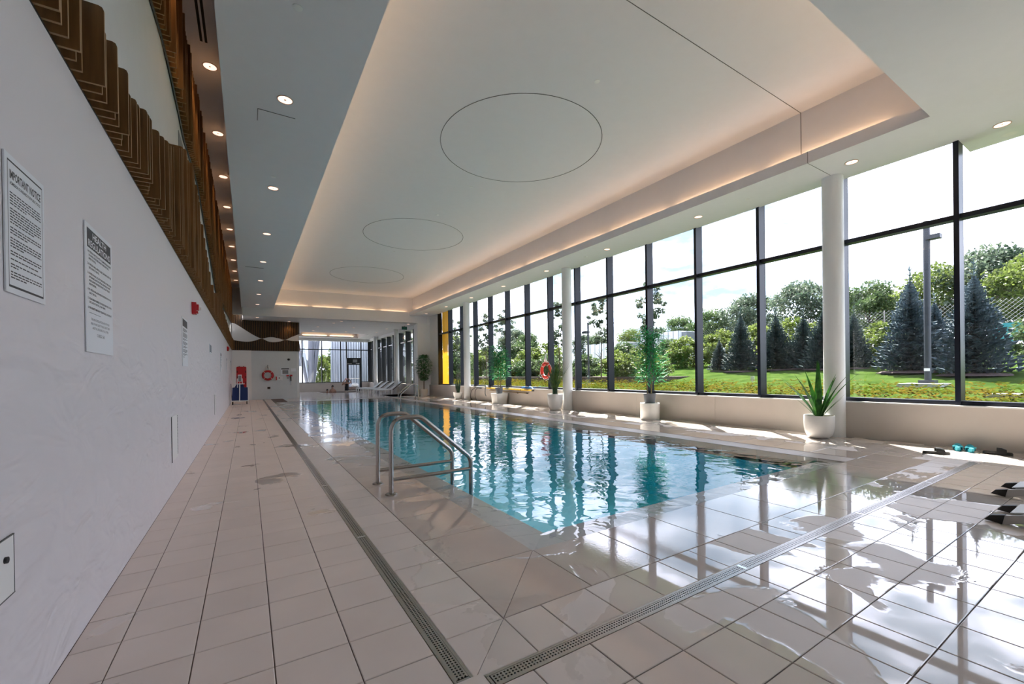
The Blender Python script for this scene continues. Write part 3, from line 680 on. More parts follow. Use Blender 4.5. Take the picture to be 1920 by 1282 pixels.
# ================================================================== lights in the ceiling
def downlight_proto():
    t = thing('downlight', 'x', 'downlight', (0, 0, 0))
    q = MB(); ring(q, (0, 0), 0.090, 0.006, -0.006); q.build('trim_ring', 'lamp_trim', t)
    q = MB(); q.lathe([(0.086, -0.002), (0.0, -0.0005)], (0, 0, 0), 24); q.build('reflector', 'lamp', t, True)
    q = MB(); q.lathe([(0.010, -0.003), (0.014, -0.004), (0.006, -0.006)], (0, 0, 0), 16); q.build('bulb', 'lamp_trim', t, True)
    return t
dl0 = downlight_proto(); used = [False]
def downlight(x, y, z, label, group, spot=None):
    if not used[0]: o = dl0; o.location = (x, y, z); used[0] = True; o['label'] = label; o['group'] = group
    else: o = dup(dl0, (x, y, z), label, group=group)
    o['group'] = group
    if spot:
        L = bpy.data.lights.new('downlight_beam', 'SPOT'); L.energy = spot; L.color = (1.0, 0.55, 0.22); L.spot_size = math.radians(100); L.spot_blend = 0.6; L.shadow_soft_size = 0.04
        lo = bpy.data.objects.new('downlight_beam', L); COL.objects.link(lo); lo.parent = o; lo.location = (0, 0, -0.03)
    return o
for k in range(7): downlight(0.46, 6.21+3.03*k, ZS, 'round recessed downlight in the flat soffit above the left deck', 'downlights in the left soffit')
for k in range(10): downlight(-0.42, 7.78+2.06*k, ZC, 'warm recessed downlight in the slot beside the walnut fins', 'downlights in the fin slot', 15)
downlight(-0.42, 5.72, ZC, 'warm recessed downlight in the slot beside the walnut fins', 'downlights in the fin slot', 15)
for k in range(8): downlight(8.95, 3.09+2.95*k, ZS, 'round recessed downlight in the soffit above the window sill', 'downlights in the window soffit')
downlight(9.53, 1.45, ZS, 'round recessed downlight in the wide soffit at the near window bay', 'downlights in the window soffit')
downlight(0.48, 26.1, ZL, 'small recessed downlight in the low ceiling before the lifebuoy wall', 'downlights in the low rear ceiling')
downlight(2.05, 27.30, ZL, 'warm recessed downlight grazing the walnut fins above the lifebuoy wall', 'downlights in the low rear ceiling', 14)
downlight(-0.42, 27.30, ZC, 'warm recessed downlight grazing the fins in the far left corner', 'downlights in the fin slot', 15)
for x, y in ((4.4, 27.0), (4.63, 25.9), (3.85, 29.46), (3.87, 31.9), (5.93, 28.99), (6.0, 31.9), (8.06, 28.9), (8.05, 31.5), (8.5, 25.7)): downlight(x, y, ZL, 'tiny recessed downlight in the low ceiling of the far lounge', 'downlights in the low rear ceiling')
def led(x0, x1, y0, y1, z0, z1, label, group):
    q = MB(); q.box(x0, x1, y0, y1, z0, z1); return tag(q.build('cove_light', 'led'), label, 'light strip', group)
for k in range(11):
    y0 = 2.35+2.09*k; led(8.53, 8.57, y0+0.12, min(y0+1.97, 24.6), 5.085, 5.105, 'warm linear cove light on the window side of the ceiling coffer', 'cove lights on the window side')
for k in range(11):
    y0 = 2.35+2.09*k; led(0.98, 1.02, y0+0.07, y0+2.02, 5.085, 5.105, 'warm linear cove light on the fin-wall side of the ceiling coffer', 'cove lights on the fin wall side')
for x0, x1 in ((1.3, 2.78), (3.08, 4.58), (4.88, 6.37), (6.67, 8.2)):
    q = MB(); q.prism([(x0, beam_y(x0)+0.23), (x1, beam_y(x1)+0.23), (x1, beam_y(x1)+0.27), (x0, beam_y(x0)+0.27)], 5.03, 5.05)
    tag(q.build('cove_light', 'led'), 'warm linear cove light at the beam end of the ceiling coffer', 'light strip', 'cove lights at the beam end')
for x0 in (1.35, 3.1, 4.85, 6.6): led(x0, x0+1.55, 1.76, 1.80, 5.085, 5.105, 'warm linear cove light at the near end of the ceiling coffer', 'cove lights at the near end')
for x0, x1 in ((3.74, 5.5), (5.76, 7.58)): led(x0, x1, 37.22, 37.26, 4.56, 4.60, 'warm linear cove light in the small far lounge ceiling recess', 'cove lights of the far lounge').data.materials[0] = M['led_soft']
sp0 = None
for x, y, z in ((0.46, 4.59, ZS), (0.44, 8.71, ZS), (4.82, 5.02, ZC), (4.79, 9.48, ZC), (4.77, 11.65, ZC), (4.75, 15.9, ZC), (4.8, 18.3, ZC), (8.95, 4.9, ZS), (8.95, 9.9, ZS), (8.93, 13.9, ZS)):
    if sp0 is None:
        q = MB(); q.lathe([(0.045, 0), (0.045, -0.006), (0.03, -0.012), (0.004, -0.013)], (0, 0, 0), 20); sp0 = q.build('ceiling_sprinkler', 'white_paint', None, True)
        tag(sp0, 'small flat white sprinkler cover on the ceiling', 'sprinkler', 'sprinkler covers on the ceiling'); sp0.location = (x, y, z)
    else: dup(sp0, (x, y, z))

# ================================================================== signs and fittings on the left wall
XW = XL+0.002
def body_lines(mb, y0, y1, z, h, n, dz, short=None, rng_=random.Random(11), x=XW+0.0052):
    """rows of print too small to read: word-length dashes"""
    for k in range(n):
        end = y1 if not (short and k == n-1) else y0+(y1-y0)*short
        y = y0
        while y < end-0.004:
            L_ = min(rng_.uniform(0.012, 0.034), end-y); mb.quad((x, y, z-k*dz), (x, y+L_, z-k*dz), (x, y+L_, z-k*dz+h), (x, y, z-k*dz+h)); y += L_+0.005
    return z-n*dz
t = thing('notice_sign', 'white IMPORTANT NOTICE sign with thin black border on the white wall', 'sign', (0, 0, 0))
Y0, Y1, Z0, Z1 = 2.165, 2.50, 1.56, 2.05
q = MB(); q.box(XW, XW+0.005, Y0, Y1, Z0, Z1); q.build('sign_board', 'sign_white', t)
q = MB(); x = XW+0.0052; i_ = 0.02; w_ = 0.0035
for a in ((Y0+i_, Y1-i_, Z1-i_-0.006, Z1-i_), (Y0+i_, Y1-i_, Z0+i_, Z0+i_+0.008), (Y0+i_, Y0+i_+w_, Z0+i_, Z1-i_), (Y1-i_-w_, Y1-i_, Z0+i_, Z1-i_)): q.quad((x, a[0], a[2]), (x, a[1], a[2]), (x, a[1], a[3]), (x, a[0], a[3]))
q.build('border', 'ink', t)
join_meshes('title_lettering', [text_mesh('t', 'IMPORTANT NOTICE', 0.262, 0.030, 'ink', t, (x, Y0+0.037, Z1-0.082), bold=0.028)], 'ink', t)
join_meshes('subtitle_lettering', [text_mesh('t', 'ADMISSION STANDARDS FOR PUBLIC POOLS', 0.258, 0.011, 'ink', t, (x, Y0+0.038, Z1-0.104), bold=0.02)], 'ink', t)
q = MB(); z = Z1-0.135
for n_, sh in ((5, 0.5), (6, 0.75), (3, 0.55), (4, 0.4), (2, 0.97), (1, 0.87), (2, 0.22), (3, 0.5)): z = body_lines(q, Y0+0.036, Y1-0.036, z, 0.0045, n_, 0.0098, sh)-0.008
q.build('body_print', 'ink', t)
def health_sign(name, label, Y0, Y1, Z0, Z1, words=True):
    t = thing(name, label, 'sign', (0, 0, 0)); x = XW+0.0052; W_ = Y1-Y0; H_ = Z1-Z0
    q = MB(); q.box(XW, XW+0.005, Y0, Y1, Z0, Z1); q.build('sign_board', 'sign_white', t)
    q = MB(); q.quad((x, Y0+W_*0.06, Z1-H_*0.185), (x, Y1-W_*0.06, Z1-H_*0.185), (x, Y1-W_*0.06, Z1-H_*0.035), (x, Y0+W_*0.06, Z1-H_*0.035)); q.build('title_block', 'ink', t)
    if words:
        join_meshes('title_lettering', [text_mesh('t', 'HEALTH', W_*0.5, H_*0.052, 'sign_white', t, (x+0.0003, (Y0+Y1)/2, Z1-H_*0.100), align='CENTER', bold=0.02), text_mesh('t', 'REGULATIONS', W_*0.80, H_*0.052, 'sign_white', t, (x+0.0003, (Y0+Y1)/2, Z1-H_*0.170), align='CENTER', bold=0.02)], 'sign_white', t)
        lines = ['1. NO PERSON INFECTED WITH A COMMUNICABLE DISEASE', '   OR HAVING OPEN SORES ON HIS OR HER BODY SHALL', '   ENTER THE POOL.', None, '2. NO PERSON SHALL BRING A GLASS CONTAINER ONTO THE', '   DECK OR INTO THE POOL.', None,
                 '3. NO PERSON SHALL POLLUTE THE WATER IN THE POOL IN', '   ANY MANNER, AND THAT SPITTING, SPOUTING OF WATER', '   AND BLOWING THE NOSE IN THE POOL OR ON THE DECK', '   ARE PROHIBITED.', None, '4. NO PERSON SHALL ENGAGE IN BOISTEROUS PLAY IN OR', '   ABOUT THE POOL.', None,
                 '5. THE MAXIMUM NUMBER OF BATHERS PERMITTED ON THE', '   DECK AND IN THE POOL AT ANY TIME IS', None, '6. THE NEAREST EMERGENCY TELEPHONE IS LOCATED AT']
        mes = []; z = Z1-H_*0.222; u = W_*0.84/51
        for s_ in lines:
            if s_ is None: z -= H_*0.016; continue
            lead = 3 if s_.startswith('   ') else 0; tx = s_.strip(); wd_ = min(W_*0.84, len(tx)*u) if lead else W_*0.88
            mes.append(text_mesh('t', tx, wd_, H_*0.016, 'ink', t, (x, Y0+W_*0.06+lead*u, z), bold=0.03)); z -= H_*0.0275
        q = MB(); q.quad((x, Y0+W_*0.1, z-0.004), (x, Y0+W_*0.5, z-0.004), (x, Y0+W_*0.5, z-0.002), (x, Y0+W_*0.1, z-0.002)); q.build('fill_in_line', 'ink', t)
        z -= H_*0.06
        for s_, k_ in (('THE ABOVE REGULATIONS ARE FOR YOUR', 0.68), ('HEALTH AND SAFETY PLEASE OBEY THEM', 0.70), ('AND THE LIFEGUARD AT ALL TIMES.', 0.6)): mes.append(text_mesh('t', s_, W_*k_, H_*0.019, 'ink', t, (x, (Y0+Y1)/2, z), align='CENTER')); z -= H_*0.034
        z -= H_*0.02; mes.append(text_mesh('t', 'O.REG. 565', W_*0.28, H_*0.026, 'ink', t, (x, (Y0+Y1)/2, z), align='CENTER'))
        tag(join_meshes('body_lettering', mes, 'ink', t), kind='stuff')
    else:
        q = MB(); z = Z1-H_*0.24
        for n_, sh in ((3, 0.6), (4, 0.9), (2, 0.5), (3, 0.7), (2, 0.6), (3, 0.8), (2, 0.5), (1, 0.3)): z = body_lines(q, Y0+W_*0.1, Y1-W_*0.1, z, H_*0.014, n_, H_*0.024, sh)-H_*0.018
        q.build('body_print', 'ink', t)
    return t
health_sign('regulation_sign', 'tall white HEALTH REGULATIONS sign with black title block', 3.02, 3.53, 1.395, 2.075)
health_sign('regulation_sign', 'tall narrow white rules sign below the nearer fire alarm', 6.86, 7.42, 1.41, 2.05, False)
health_sign('regulation_sign', 'tall white rules sign between the wall plate and the farther fire alarm', 15.95, 16.5, 1.44, 2.04, False)
health_sign('regulation_sign', 'tall white rules sign beneath the farther fire alarm', 20.4, 20.9, 1.46, 2.05, False)
health_sign('regulation_sign', 'tall white rules sign close to the cart corner', 24.7, 25.2, 1.5, 2.1, False)
def alarm(y, z, label):
    t = thing('fire_alarm', label, 'alarm', (XW, y, z), 'red fire alarms on the left wall')
    q = MB(); q.box(0, 0.055, -0.065, 0.065, -0.09, 0.09); q.build('housing', 'red', t)
    q = MB(); q.box(0.055, 0.085, -0.045, 0.045, -0.03, 0.06); q.box(0.055, 0.075, -0.05, 0.05, -0.075, -0.045); q.build('horn_cover', 'red', t)
    q = MB(); q.box(0.085, 0.11, -0.02, 0.02, -0.02, 0.02); q.build('strobe_lens', 'alarm_lens', t)
    return t
alarm(8.1, 2.32, 'red fire alarm above the tall narrow rules sign'); alarm(21.0, 2.44, 'red fire alarm beside the far corner of fins')
t = thing('wall_plate', 'square grey intercom plate on the white wall', 'plate', (XW, 11.75, 1.905)); q = MB(); q.box(0, 0.006, -0.3, 0.3, -0.1, 0.1); q.build('backing', 'sign_white', t); q = MB(); q.box(0.006, 0.012, -0.22, 0.22, -0.075, 0.085); q.build('grille', 'grey_plastic', t)
def vent(y, label):
    t = thing('wall_grille', label, 'grille', (XW, y, 0.34), 'flush grilles low in the left wall')
    q = MB(); q.box(0, 0.004, 0, 0.46, 0, 0.49); q.build('cover', 'white_paint', t)
    q = MB(); q.box(0.0, 0.005, -0.012, 0, -0.01, 0.49); q.build('shadow_gap', 'seam', t)
    q = MB()
    for k in range(26): q.box(0.004, 0.0055, 0.40, 0.44, 0.03+k*0.0175, 0.03+k*0.0175+0.009)
    q.build('perforation', 'seam', t); return t
vent(5.87, 'flush white grille with dotted slot low in the white wall below the narrow rules sign'); vent(12.9, 'flush white grille low in the white wall near the cart')
t = thing('wall_hatch', 'flush white hatch with round black lock low in the wall', 'hatch', (XW, 1.55, 0.51)); q = MB(); q.box(0, 0.004, 0, 0.64, 0, 0.2); q.build('hatch_door', 'white_paint', t)
q = MB(); q.box(0, 0.005, 0, 0.645, 0.2, 0.204); q.box(0, 0.005, 0, 0.645, -0.004, 0); q.box(0, 0.005, 0.64, 0.643, 0, 0.2); q.build('shadow_gap', 'seam', t)
q = MB(); q.tube([(0.003, 0.575, 0.132), (0.012, 0.575, 0.132)], 0.011, 16); q.build('lock', 'rubber', t)

# ================================================================== things on and by the back wall
def lifebuoy(name, label, loc, R_, r_, face, grp):
    t = thing(name, label, 'lifebuoy', loc, grp); ax = face   # 'x' or 'y' normal
    def P(a, rad, off=0): 
        u, w_ = rad*math.cos(a), rad*math.sin(a); return (off, u, w_) if ax == 'x' else (u, off, w_)
    q = MB(); q.tube([P(2*math.pi*k/40, R_) for k in range(40)], r_, 12, closed=True); q.build('ring', 'red_bright' if ax == 'x' else 'red', t, True)
    for k in range(4):
        a = math.pi/4+k*math.pi/2; q = MB(); q.tube([P(a-0.05, R_), P(a-0.02, R_), P(a+0.02, R_), P(a+0.05, R_)], r_*1.07, 12); q.build('band', 'rope', t, True)
    pts = []
    for k in range(64):
        a = 2*math.pi*k/64; pts.append(P(a, R_+r_+0.012+0.03*abs(math.sin(2*(a-math.pi/4)))))
    q = MB(); q.tube(pts, 0.008, 6, closed=True); q.build('grab_rope', 'rope', t, True)
    return t
lb = lifebuoy('lifebuoy', 'dark red lifebuoy with white rope on the tiled back wall', (0.97, YB-0.07, 1.35), 0.235, 0.06, 'y', 'lifebuoys')
q = MB(); q.tube([(-0.03, 0, 0.28), (-0.07, -0.02, 0.4), (0, -0.03, 0.55), (0.07, -0.02, 0.4), (0.03, 0, 0.28)], 0.03, 8); q.build('coiled_rope', 'rope', lb, True)
q = MB(); q.box(-0.012, 0.012, -0.07, 0.06, 0.42, 0.58); q.build('hook', 'black_alu', lb)
t = thing('rescue_board', 'long red rescue spine board hanging on the back wall', 'board', (-0.28, YB-0.06, 0.66))
q = MB(); P_ = [(-0.23+0.0, 0.0), (0.23, 0.0)]; out = []
for cx_, cz_, a0 in ((0.17, 0.06, -90), (0.17, 1.12, 0), (-0.17, 1.12, 90), (-0.17, 0.06, 180)):
    for k in range(7): a = math.radians(a0+15*k); out.append((cx_+0.06*math.cos(a), cz_+0.06*math.sin(a)))
q.prism_axis(out, 0, 0.045, 'y'); q.build('board', 'red', t)
q = MB()
for sx in (-0.19, 0.19):
    for z in (0.3, 0.6, 0.9): q.box(sx-0.018, sx+0.018, -0.002, 0.0, z-0.06, z+0.06)
q.build('hand_hole', 'dark', t)
q = MB(); q.box(-0.12, -0.09, 0.0, 0.05, 1.17, 1.22); q.box(0.09, 0.12, 0.0, 0.05, 1.17, 1.22); q.build('hanger', 'black_alu', t)
t = thing('linen_cart', 'navy canvas cart with white plastic frame parked in the left corner', 'cart', (-0.33, 23.62, 0))
q = MB(); q.add([(-0.30, -0.22, 0.17), (0.33, -0.22, 0.17), (0.33, 0.25, 0.17), (-0.30, 0.25, 0.17), (-0.27, -0.24, 0.78), (0.33, -0.24, 0.78), (0.33, 0.27, 0.78), (-0.27, 0.27, 0.78)], [(0, 1, 5, 4), (1, 2, 6, 5), (2, 3, 7, 6), (3, 0, 4, 7), (0, 3, 2, 1), (4, 5, 6, 7)]); q.build('canvas_bag', 'blue', t)
q = MB(); q.add([(-0.2, -0.1, 0.77), (0.2, -0.12, 0.77), (0.2, 0.15, 0.77), (-0.2, 0.15, 0.77), (-0.12, -0.05, 0.92), (0.15, -0.06, 0.94), (0.15, 0.1, 0.92), (-0.12, 0.1, 0.93)], [(0, 1, 5, 4), (1, 2, 6, 5), (2, 3, 7, 6), (3, 0, 4, 7), (4, 5, 6, 7)]); q.build('folded_canvas', 'blue', t)
q = MB(); q.tube([(-0.31, -0.25, 0.16), (0.33, -0.25, 0.16), (0.33, 0.27, 0.16), (-0.31, 0.27, 0.16)], 0.022, 8, closed=True); q.tube([(0.0, -0.26, 0.12), (0.02, -0.26, 1.02)], 0.02, 8); q.tube([(-0.18, -0.26, 0.95), (0.21, -0.26, 0.95)], 0.018, 8)
q.tube([(-0.07, -0.2, 0.78), (-0.07, -0.22, 1.2)], 0.016, 8); q.tube([(0.12, -0.2, 0.95), (0.12, -0.22, 1.2)], 0.016, 8); q.tube([(0.355, -0.2, 0.1), (0.355, -0.2, 0.76)], 0.014, 8); q.build('plastic_frame', 'pvc', t, True)
q = MB(); q.box(-0.05, 0.1, -0.25, -0.235, 1.06, 1.38); q.build('notice_holder', 'pvc', t); q = MB(); q.box(-0.03, 0.08, -0.253, -0.25, 1.08, 1.34); q.build('notice_sheet', 'grey_plastic', t)
for sx in (-0.27, 0.29):
    for sy in (-0.2, 0.22): q = MB(); q.tube([(sx-0.02, sy, 0.062), (sx+0.02, sy, 0.062)], 0.062, 16); q.build('wheel', 'rubber', t, True)
q = MB(); q.tube([(-0.30, 0.0, 0.2), (-0.33, 0.0, 0.95), (-0.33, -0.1, 0.95)], 0.012, 6); q.build('push_handle', 'rubber', t)
def plaque(name, label, cat, x0, x1, z0, z1, mat_, d=0.02, parts=()):
    t = thing(name, label, cat, (0, 0, 0)); q = MB(); q.box(x0, x1, YB-d, YB-0.001, z0, z1); q.build('board', mat_, t)
    for nm, a0, a1, c0, c1, mm in parts: q = MB(); q.box(a0, a1, YB-d-0.004, YB-d, c0, c1); q.build(nm, mm, t)
    return t
plaque('safety_notice', 'white notice with dark heading above the first aid box', 'sign', 1.62, 2.06, 1.36, 1.76, 'sign_white', 0.012, (('heading', 1.64, 2.04, 1.68, 1.74, 'ink'), ('diagram', 1.70, 2.0, 1.42, 1.64, 'grey_plastic')))
plaque('small_notice', 'small plain white notice next to the dark-headed notice', 'sign', 2.14, 2.40, 1.56, 1.74, 'sign_white', 0.012)
plaque('first_aid_box', 'white first aid box with red end beside the lifebuoy', 'box', 1.36, 1.70, 1.06, 1.28, 'pvc', 0.12, (('red_panel', 1.36, 1.42, 1.07, 1.27, 'red'), ('emblem', 1.50, 1.56, 1.16, 1.22, 'ink')))
plaque('emergency_button', 'red emergency stop box under the small notices', 'box', 1.90, 2.03, 1.28, 1.36, 'red', 0.05, (('push_button', 1.94, 2.0, 1.14, 1.26, 'grey_plastic'),))
plaque('emergency_phone', 'red topped emergency telephone with black handset', 'telephone', 2.07, 2.20, 1.28, 1.37, 'red', 0.06, (('handset', 2.10, 2.15, 1.02, 1.28, 'rubber'), ('cord', 2.115, 2.13, 0.78, 1.02, 'grey_plastic')))
plaque('socket_plate', 'brown square plate low on the tiled back wall', 'plate', 0.94, 1.09, 0.58, 0.70, 'brown_plate', 0.015, (('face', 0.96, 1.07, 0.60, 0.68, 'rubber'),))
t = thing('security_camera', 'black dome camera high on the tiled back wall', 'camera', (2.02, YB, 2.25)); q = MB(); q.tube([(0, -0.001, 0), (0, -0.06, 0)], 0.06, 16); q.build('mount', 'black_alu', t); q = MB(); q.lathe([(0.075, 0), (0.07, -0.04), (0.045, -0.07), (0.004, -0.085)], (0, -0.1, 0.02), 16); q.build('dome', 'black_alu', t, True)
t = thing('exit_sign', 'hanging green exit sign near the far columns', 'sign', (8.55, 26.6, 4.17)); q = MB(); q.box(-0.17, 0.17, -0.02, 0.02, 0, 0.2); q.build('panel', 'exit_green', t); q = MB(); q.tube([(0, 0, 0.2), (0, 0, 0.25)], 0.012, 6); q.build('stem', 'black_alu', t)
t = thing('wall_lamp', 'pair of small dark wall lamps above the potted ficus', 'lamp', (9.18, 24.86, 2.42))
for dx in (-0.1, 0.1): q = MB(); q.tube([(dx, -0.001, 0), (dx*1.2, -0.14, 0.03)], 0.06, 10); q.build('lamp_head', 'rubber', t, True)

# ================================================================== planters
def soil(t, r, z): q = MB(); q.lathe([(r, z), (r*0.5, z+0.012), (0.001, z+0.014)], (0, 0, 0), 20); q.build('soil', 'soil', t, True)
def blade(mb, base, direction, L, w_, bend, n=7, droop=0.0):
    """strap leaf: folded along its midrib, tapering to a point"""
    d = Vector(direction).normalized(); side = d.cross(Vector((0, 0, 1)));
    side = side.normalized() if side.length > 1e-3 else Vector((1, 0, 0)); p = Vector(base); cur = d.copy(); hor = Vector((d.x, d.y, 0)); hor = hor.normalized() if hor.length > 1e-3 else Vector((1, 0, 0))
    b0 = len(mb.v); st = L/n
    for i in range(n+1):
        s_ = i/n; ww = w_*(0.55+0.9*s_ if s_ < 0.4 else (1-s_)/0.6*0.91+0.0)+0.0015; up = side.cross(cur).normalized()
        mb.v += [tuple(p-side*ww/2), tuple(p-up*ww*0.14), tuple(p+side*ww/2)]
        p = p+cur*st; cur = (cur+hor*bend/n-Vector((0, 0, 1))*droop*s_*2/n).normalized()
    for i in range(n):
        a = b0+3*i
        mb.f += [(a, a+1, a+4, a+3), (a+1, a+2, a+5, a+4)]; mb.mi += [0, 0]
# 1: bowl with strap leaves
t = thing('potted_plant', 'dark strap-leaved plant in a rounded white bowl planter', 'plant', (8.93, 3.62, 0))
q = MB(); q.lathe([(0.11, 0), (0.155, 0.014), (0.195, 0.055), (0.222, 0.12), (0.236, 0.21), (0.238, 0.405), (0.234, 0.415), (0.222, 0.412), (0.218, 0.36), (0.0, 0.36)], (0, 0, 0), 40); q.build('bowl_pot', 'pot_white', t, True); soil(t, 0.216, 0.365)
q = MB(); q.lathe([(0.05, 0.37), (0.062, 0.42), (0.055, 0.50), (0.03, 0.60)], (0, 0, 0), 14); q.build('leaf_base', 'leaf_agave', t, True)
R1 = random.Random(5)
for k, (az, el, L, w_, bd) in enumerate(((200, 74, 0.80, 0.06, 0.35), (150, 66, 0.86, 0.055, 0.5), (120, 60, 0.95, 0.05, 0.75), (100, 55, 0.80, 0.05, 0.55), (80, 50, 0.88, 0.05, 0.6), (-60, 68, 0.92, 0.055, 0.6), (-90, 60, 0.95, 0.05, 0.6), (-110, 62, 0.65, 0.05, 0.4), (-100, 45, 0.50, 0.022, 0.3), (-80, 50, 0.55, 0.02, 0.3), (95, 42, 0.52, 0.022, 0.3), (20, 80, 1.0, 0.065, 0.1), (190, 85, 1.02, 0.065, 0.05), (260, 72, 0.8, 0.06, 0.3), (330, 70, 0.8, 0.055, 0.4), (60, 72, 0.9, 0.055, 0.4))):
    a, e_ = math.radians(az), math.radians(min(88, el+7)); q = MB(); blade(q, (0.035*math.cos(a), 0.035*math.sin(a), 0.37), (math.cos(a)*math.cos(e_), math.sin(a)*math.cos(e_), math.sin(e_)), L*1.06, w_*1.9, bd); q.build('leaf', 'leaf_agave', t, True)
def cane_plant(name, label, loc, pot, height, spread, nl, leafm, R, canes=4, canes_r=0.011, z_pot=0.43, start=0.35):
    t = thing(name, label, 'plant', loc)
    if pot == 'cyl': q = MB(); q.lathe([(0.235, 0), (0.245, 0.02), (0.25, 0.425), (0.245, 0.43), (0.0, 0.43)], (0, 0, 0), 36); q.build('planter', 'pot_white', t, True)
    else:
        q = MB(); a, c = 0.22, 0.27
        q.add([(-a, -a, 0), (a, -a, 0), (a, a, 0), (-a, a, 0), (-c, -c, 0.43), (c, -c, 0.43), (c, c, 0.43), (-c, c, 0.43), (-c+.03, -c+.03, 0.43), (c-.03, -c+.03, 0.43), (c-.03, c-.03, 0.43), (-c+.03, c-.03, 0.43), (-c+.03, -c+.03, 0.40), (c-.03, -c+.03, 0.40), (c-.03, c-.03, 0.40), (-c+.03, c-.03, 0.40)],
              [(0, 3, 2, 1), (0, 1, 5, 4), (1, 2, 6, 5), (2, 3, 7, 6), (3, 0, 4, 7), (4, 5, 9, 8), (5, 6, 10, 9), (6, 7, 11, 10), (7, 4, 8, 11), (8, 9, 13, 12), (9, 10, 14, 13), (10, 11, 15, 14), (11, 8, 12, 15), (12, 13, 14, 15)]); q.build('planter', 'pot_white', t)
    q = MB(); q.lathe([(0.125, z_pot-0.03), (0.13, z_pot), (0.16, z_pot+0.25), (0.15, z_pot+0.25), (0.145, z_pot+0.22), (0, z_pot+0.22)], (0, 0, 0), 28); q.build('nursery_pot', 'pot_grey', t, True); soil(t, 0.14, z_pot+0.222)
    zb = z_pot+0.23; lv = MB()
    for k in range(canes):
        a = 2*math.pi*k/canes+R.uniform(-.4, .4); r0 = 0.06; lean = R.uniform(0.02, 0.12)
        top = (r0*math.cos(a)+lean*math.cos(a), r0*math.sin(a)+lean*math.sin(a), zb+(height-zb)*R.uniform(0.82, 1.0)); bot = (r0*math.cos(a), r0*math.sin(a), zb)
        q = MB(); q.tube([bot, tuple((bot[i]*.5+top[i]*.5)+(0.02 if i < 2 else 0) for i in range(3)), top], [canes_r, canes_r*0.9, canes_r*0.5], 8); q.build('cane', 'bamboo', t, True)
        for n_ in range(nl//canes):
            s_ = start+(1.03-start)*R.random()**0.85; p = Vector(bot).lerp(Vector(top), s_)
            aa = R.uniform(0, 2*math.pi); off = spread*R.uniform(0.15, 1.0)*(1.15-0.55*s_); p += Vector((math.cos(aa)*off, math.sin(aa)*off, R.uniform(-.05, .08)))
            blade(lv, p, (math.cos(aa+R.uniform(-.7, .7)), math.sin(aa+R.uniform(-.7, .7)), R.uniform(-0.5, 0.6)), R.uniform(0.14, 0.25), R.uniform(0.026, 0.042), 0.2, 3, 0.5)
    tag(lv.build('foliage', leafm, t), kind='stuff'); return t
cane_plant('potted_bamboo', 'tall bamboo in a grey pot standing on a white drum planter', (9.08, 7.62, 0), 'cyl', 2.42, 0.36, 1300, 'leaf_bamboo', random.Random(8), start=0.2)
cane_plant('potted_bamboo', 'leafy bamboo in a grey pot on a flared white square planter', (9.1, 15.6, 0), 'sq', 2.45, 0.36, 1500, 'leaf_bamboo', random.Random(18), start=0.22)
# 3: spiky grass
t = thing('potted_grass', 'tall spiky grass in a tapered grey white pot by a column', 'plant', (8.93, 11.52, 0))
q = MB(); q.lathe([(0.15, 0), (0.19, 0.02), (0.245, 0.25), (0.265, 0.46), (0.26, 0.54), (0.245, 0.55), (0.235, 0.54), (0.235, 0.48), (0, 0.48)], (0, 0, 0), 36); q.build('tapered_pot', 'pot_white', t, True); soil(t, 0.23, 0.485)
q = MB(); q.lathe([(0.09, 0.48), (0.085, 0.75), (0.05, 0.95)], (0, 0, 0), 12); q.build('bound_stem', 'leaf_snake', t, True)
lv = MB(); R3 = random.Random(4)
for k in range(150):
    a = R3.uniform(0, 2*math.pi); el = math.radians(R3.uniform(62, 88)); L = R3.uniform(0.7, 1.15)
    blade(lv, (0.06*math.cos(a), 0.06*math.sin(a), R3.uniform(0.6, 0.8)), (math.cos(a)*math.cos(el), math.sin(a)*math.cos(el), math.sin(el)), L, R3.uniform(0.012, 0.022), R3.uniform(0.1, 0.6), 6)
tag(lv.build('grass_blades', 'leaf_grass', t), kind='stuff')
# 5: snake plant
t = thing('potted_snake_plant', 'dark upright snake plant in a small white bowl', 'plant', (9.08, 19.75, 0))
q = MB(); q.lathe([(0.11, 0), (0.16, 0.03), (0.22, 0.2), (0.235, 0.34), (0.222, 0.34), (0.21, 0.3), (0, 0.3)], (0, 0, 0), 30); q.build('bowl_pot', 'pot_white', t, True); soil(t, 0.208, 0.303)
R5 = random.Random(6)
for k in range(11):
    a = R5.uniform(0, 2*math.pi); el = math.radians(R5.uniform(66, 88)); q = MB(); rr = R5.uniform(0.02, 0.1)
    blade(q, (rr*math.cos(a), rr*math.sin(a), 0.3), (math.cos(a)*math.cos(el), math.sin(a)*math.cos(el), math.sin(el)), R5.uniform(0.55, 0.95), 0.085, 0.15, 5); q.build('leaf', 'leaf_snake', t, True)
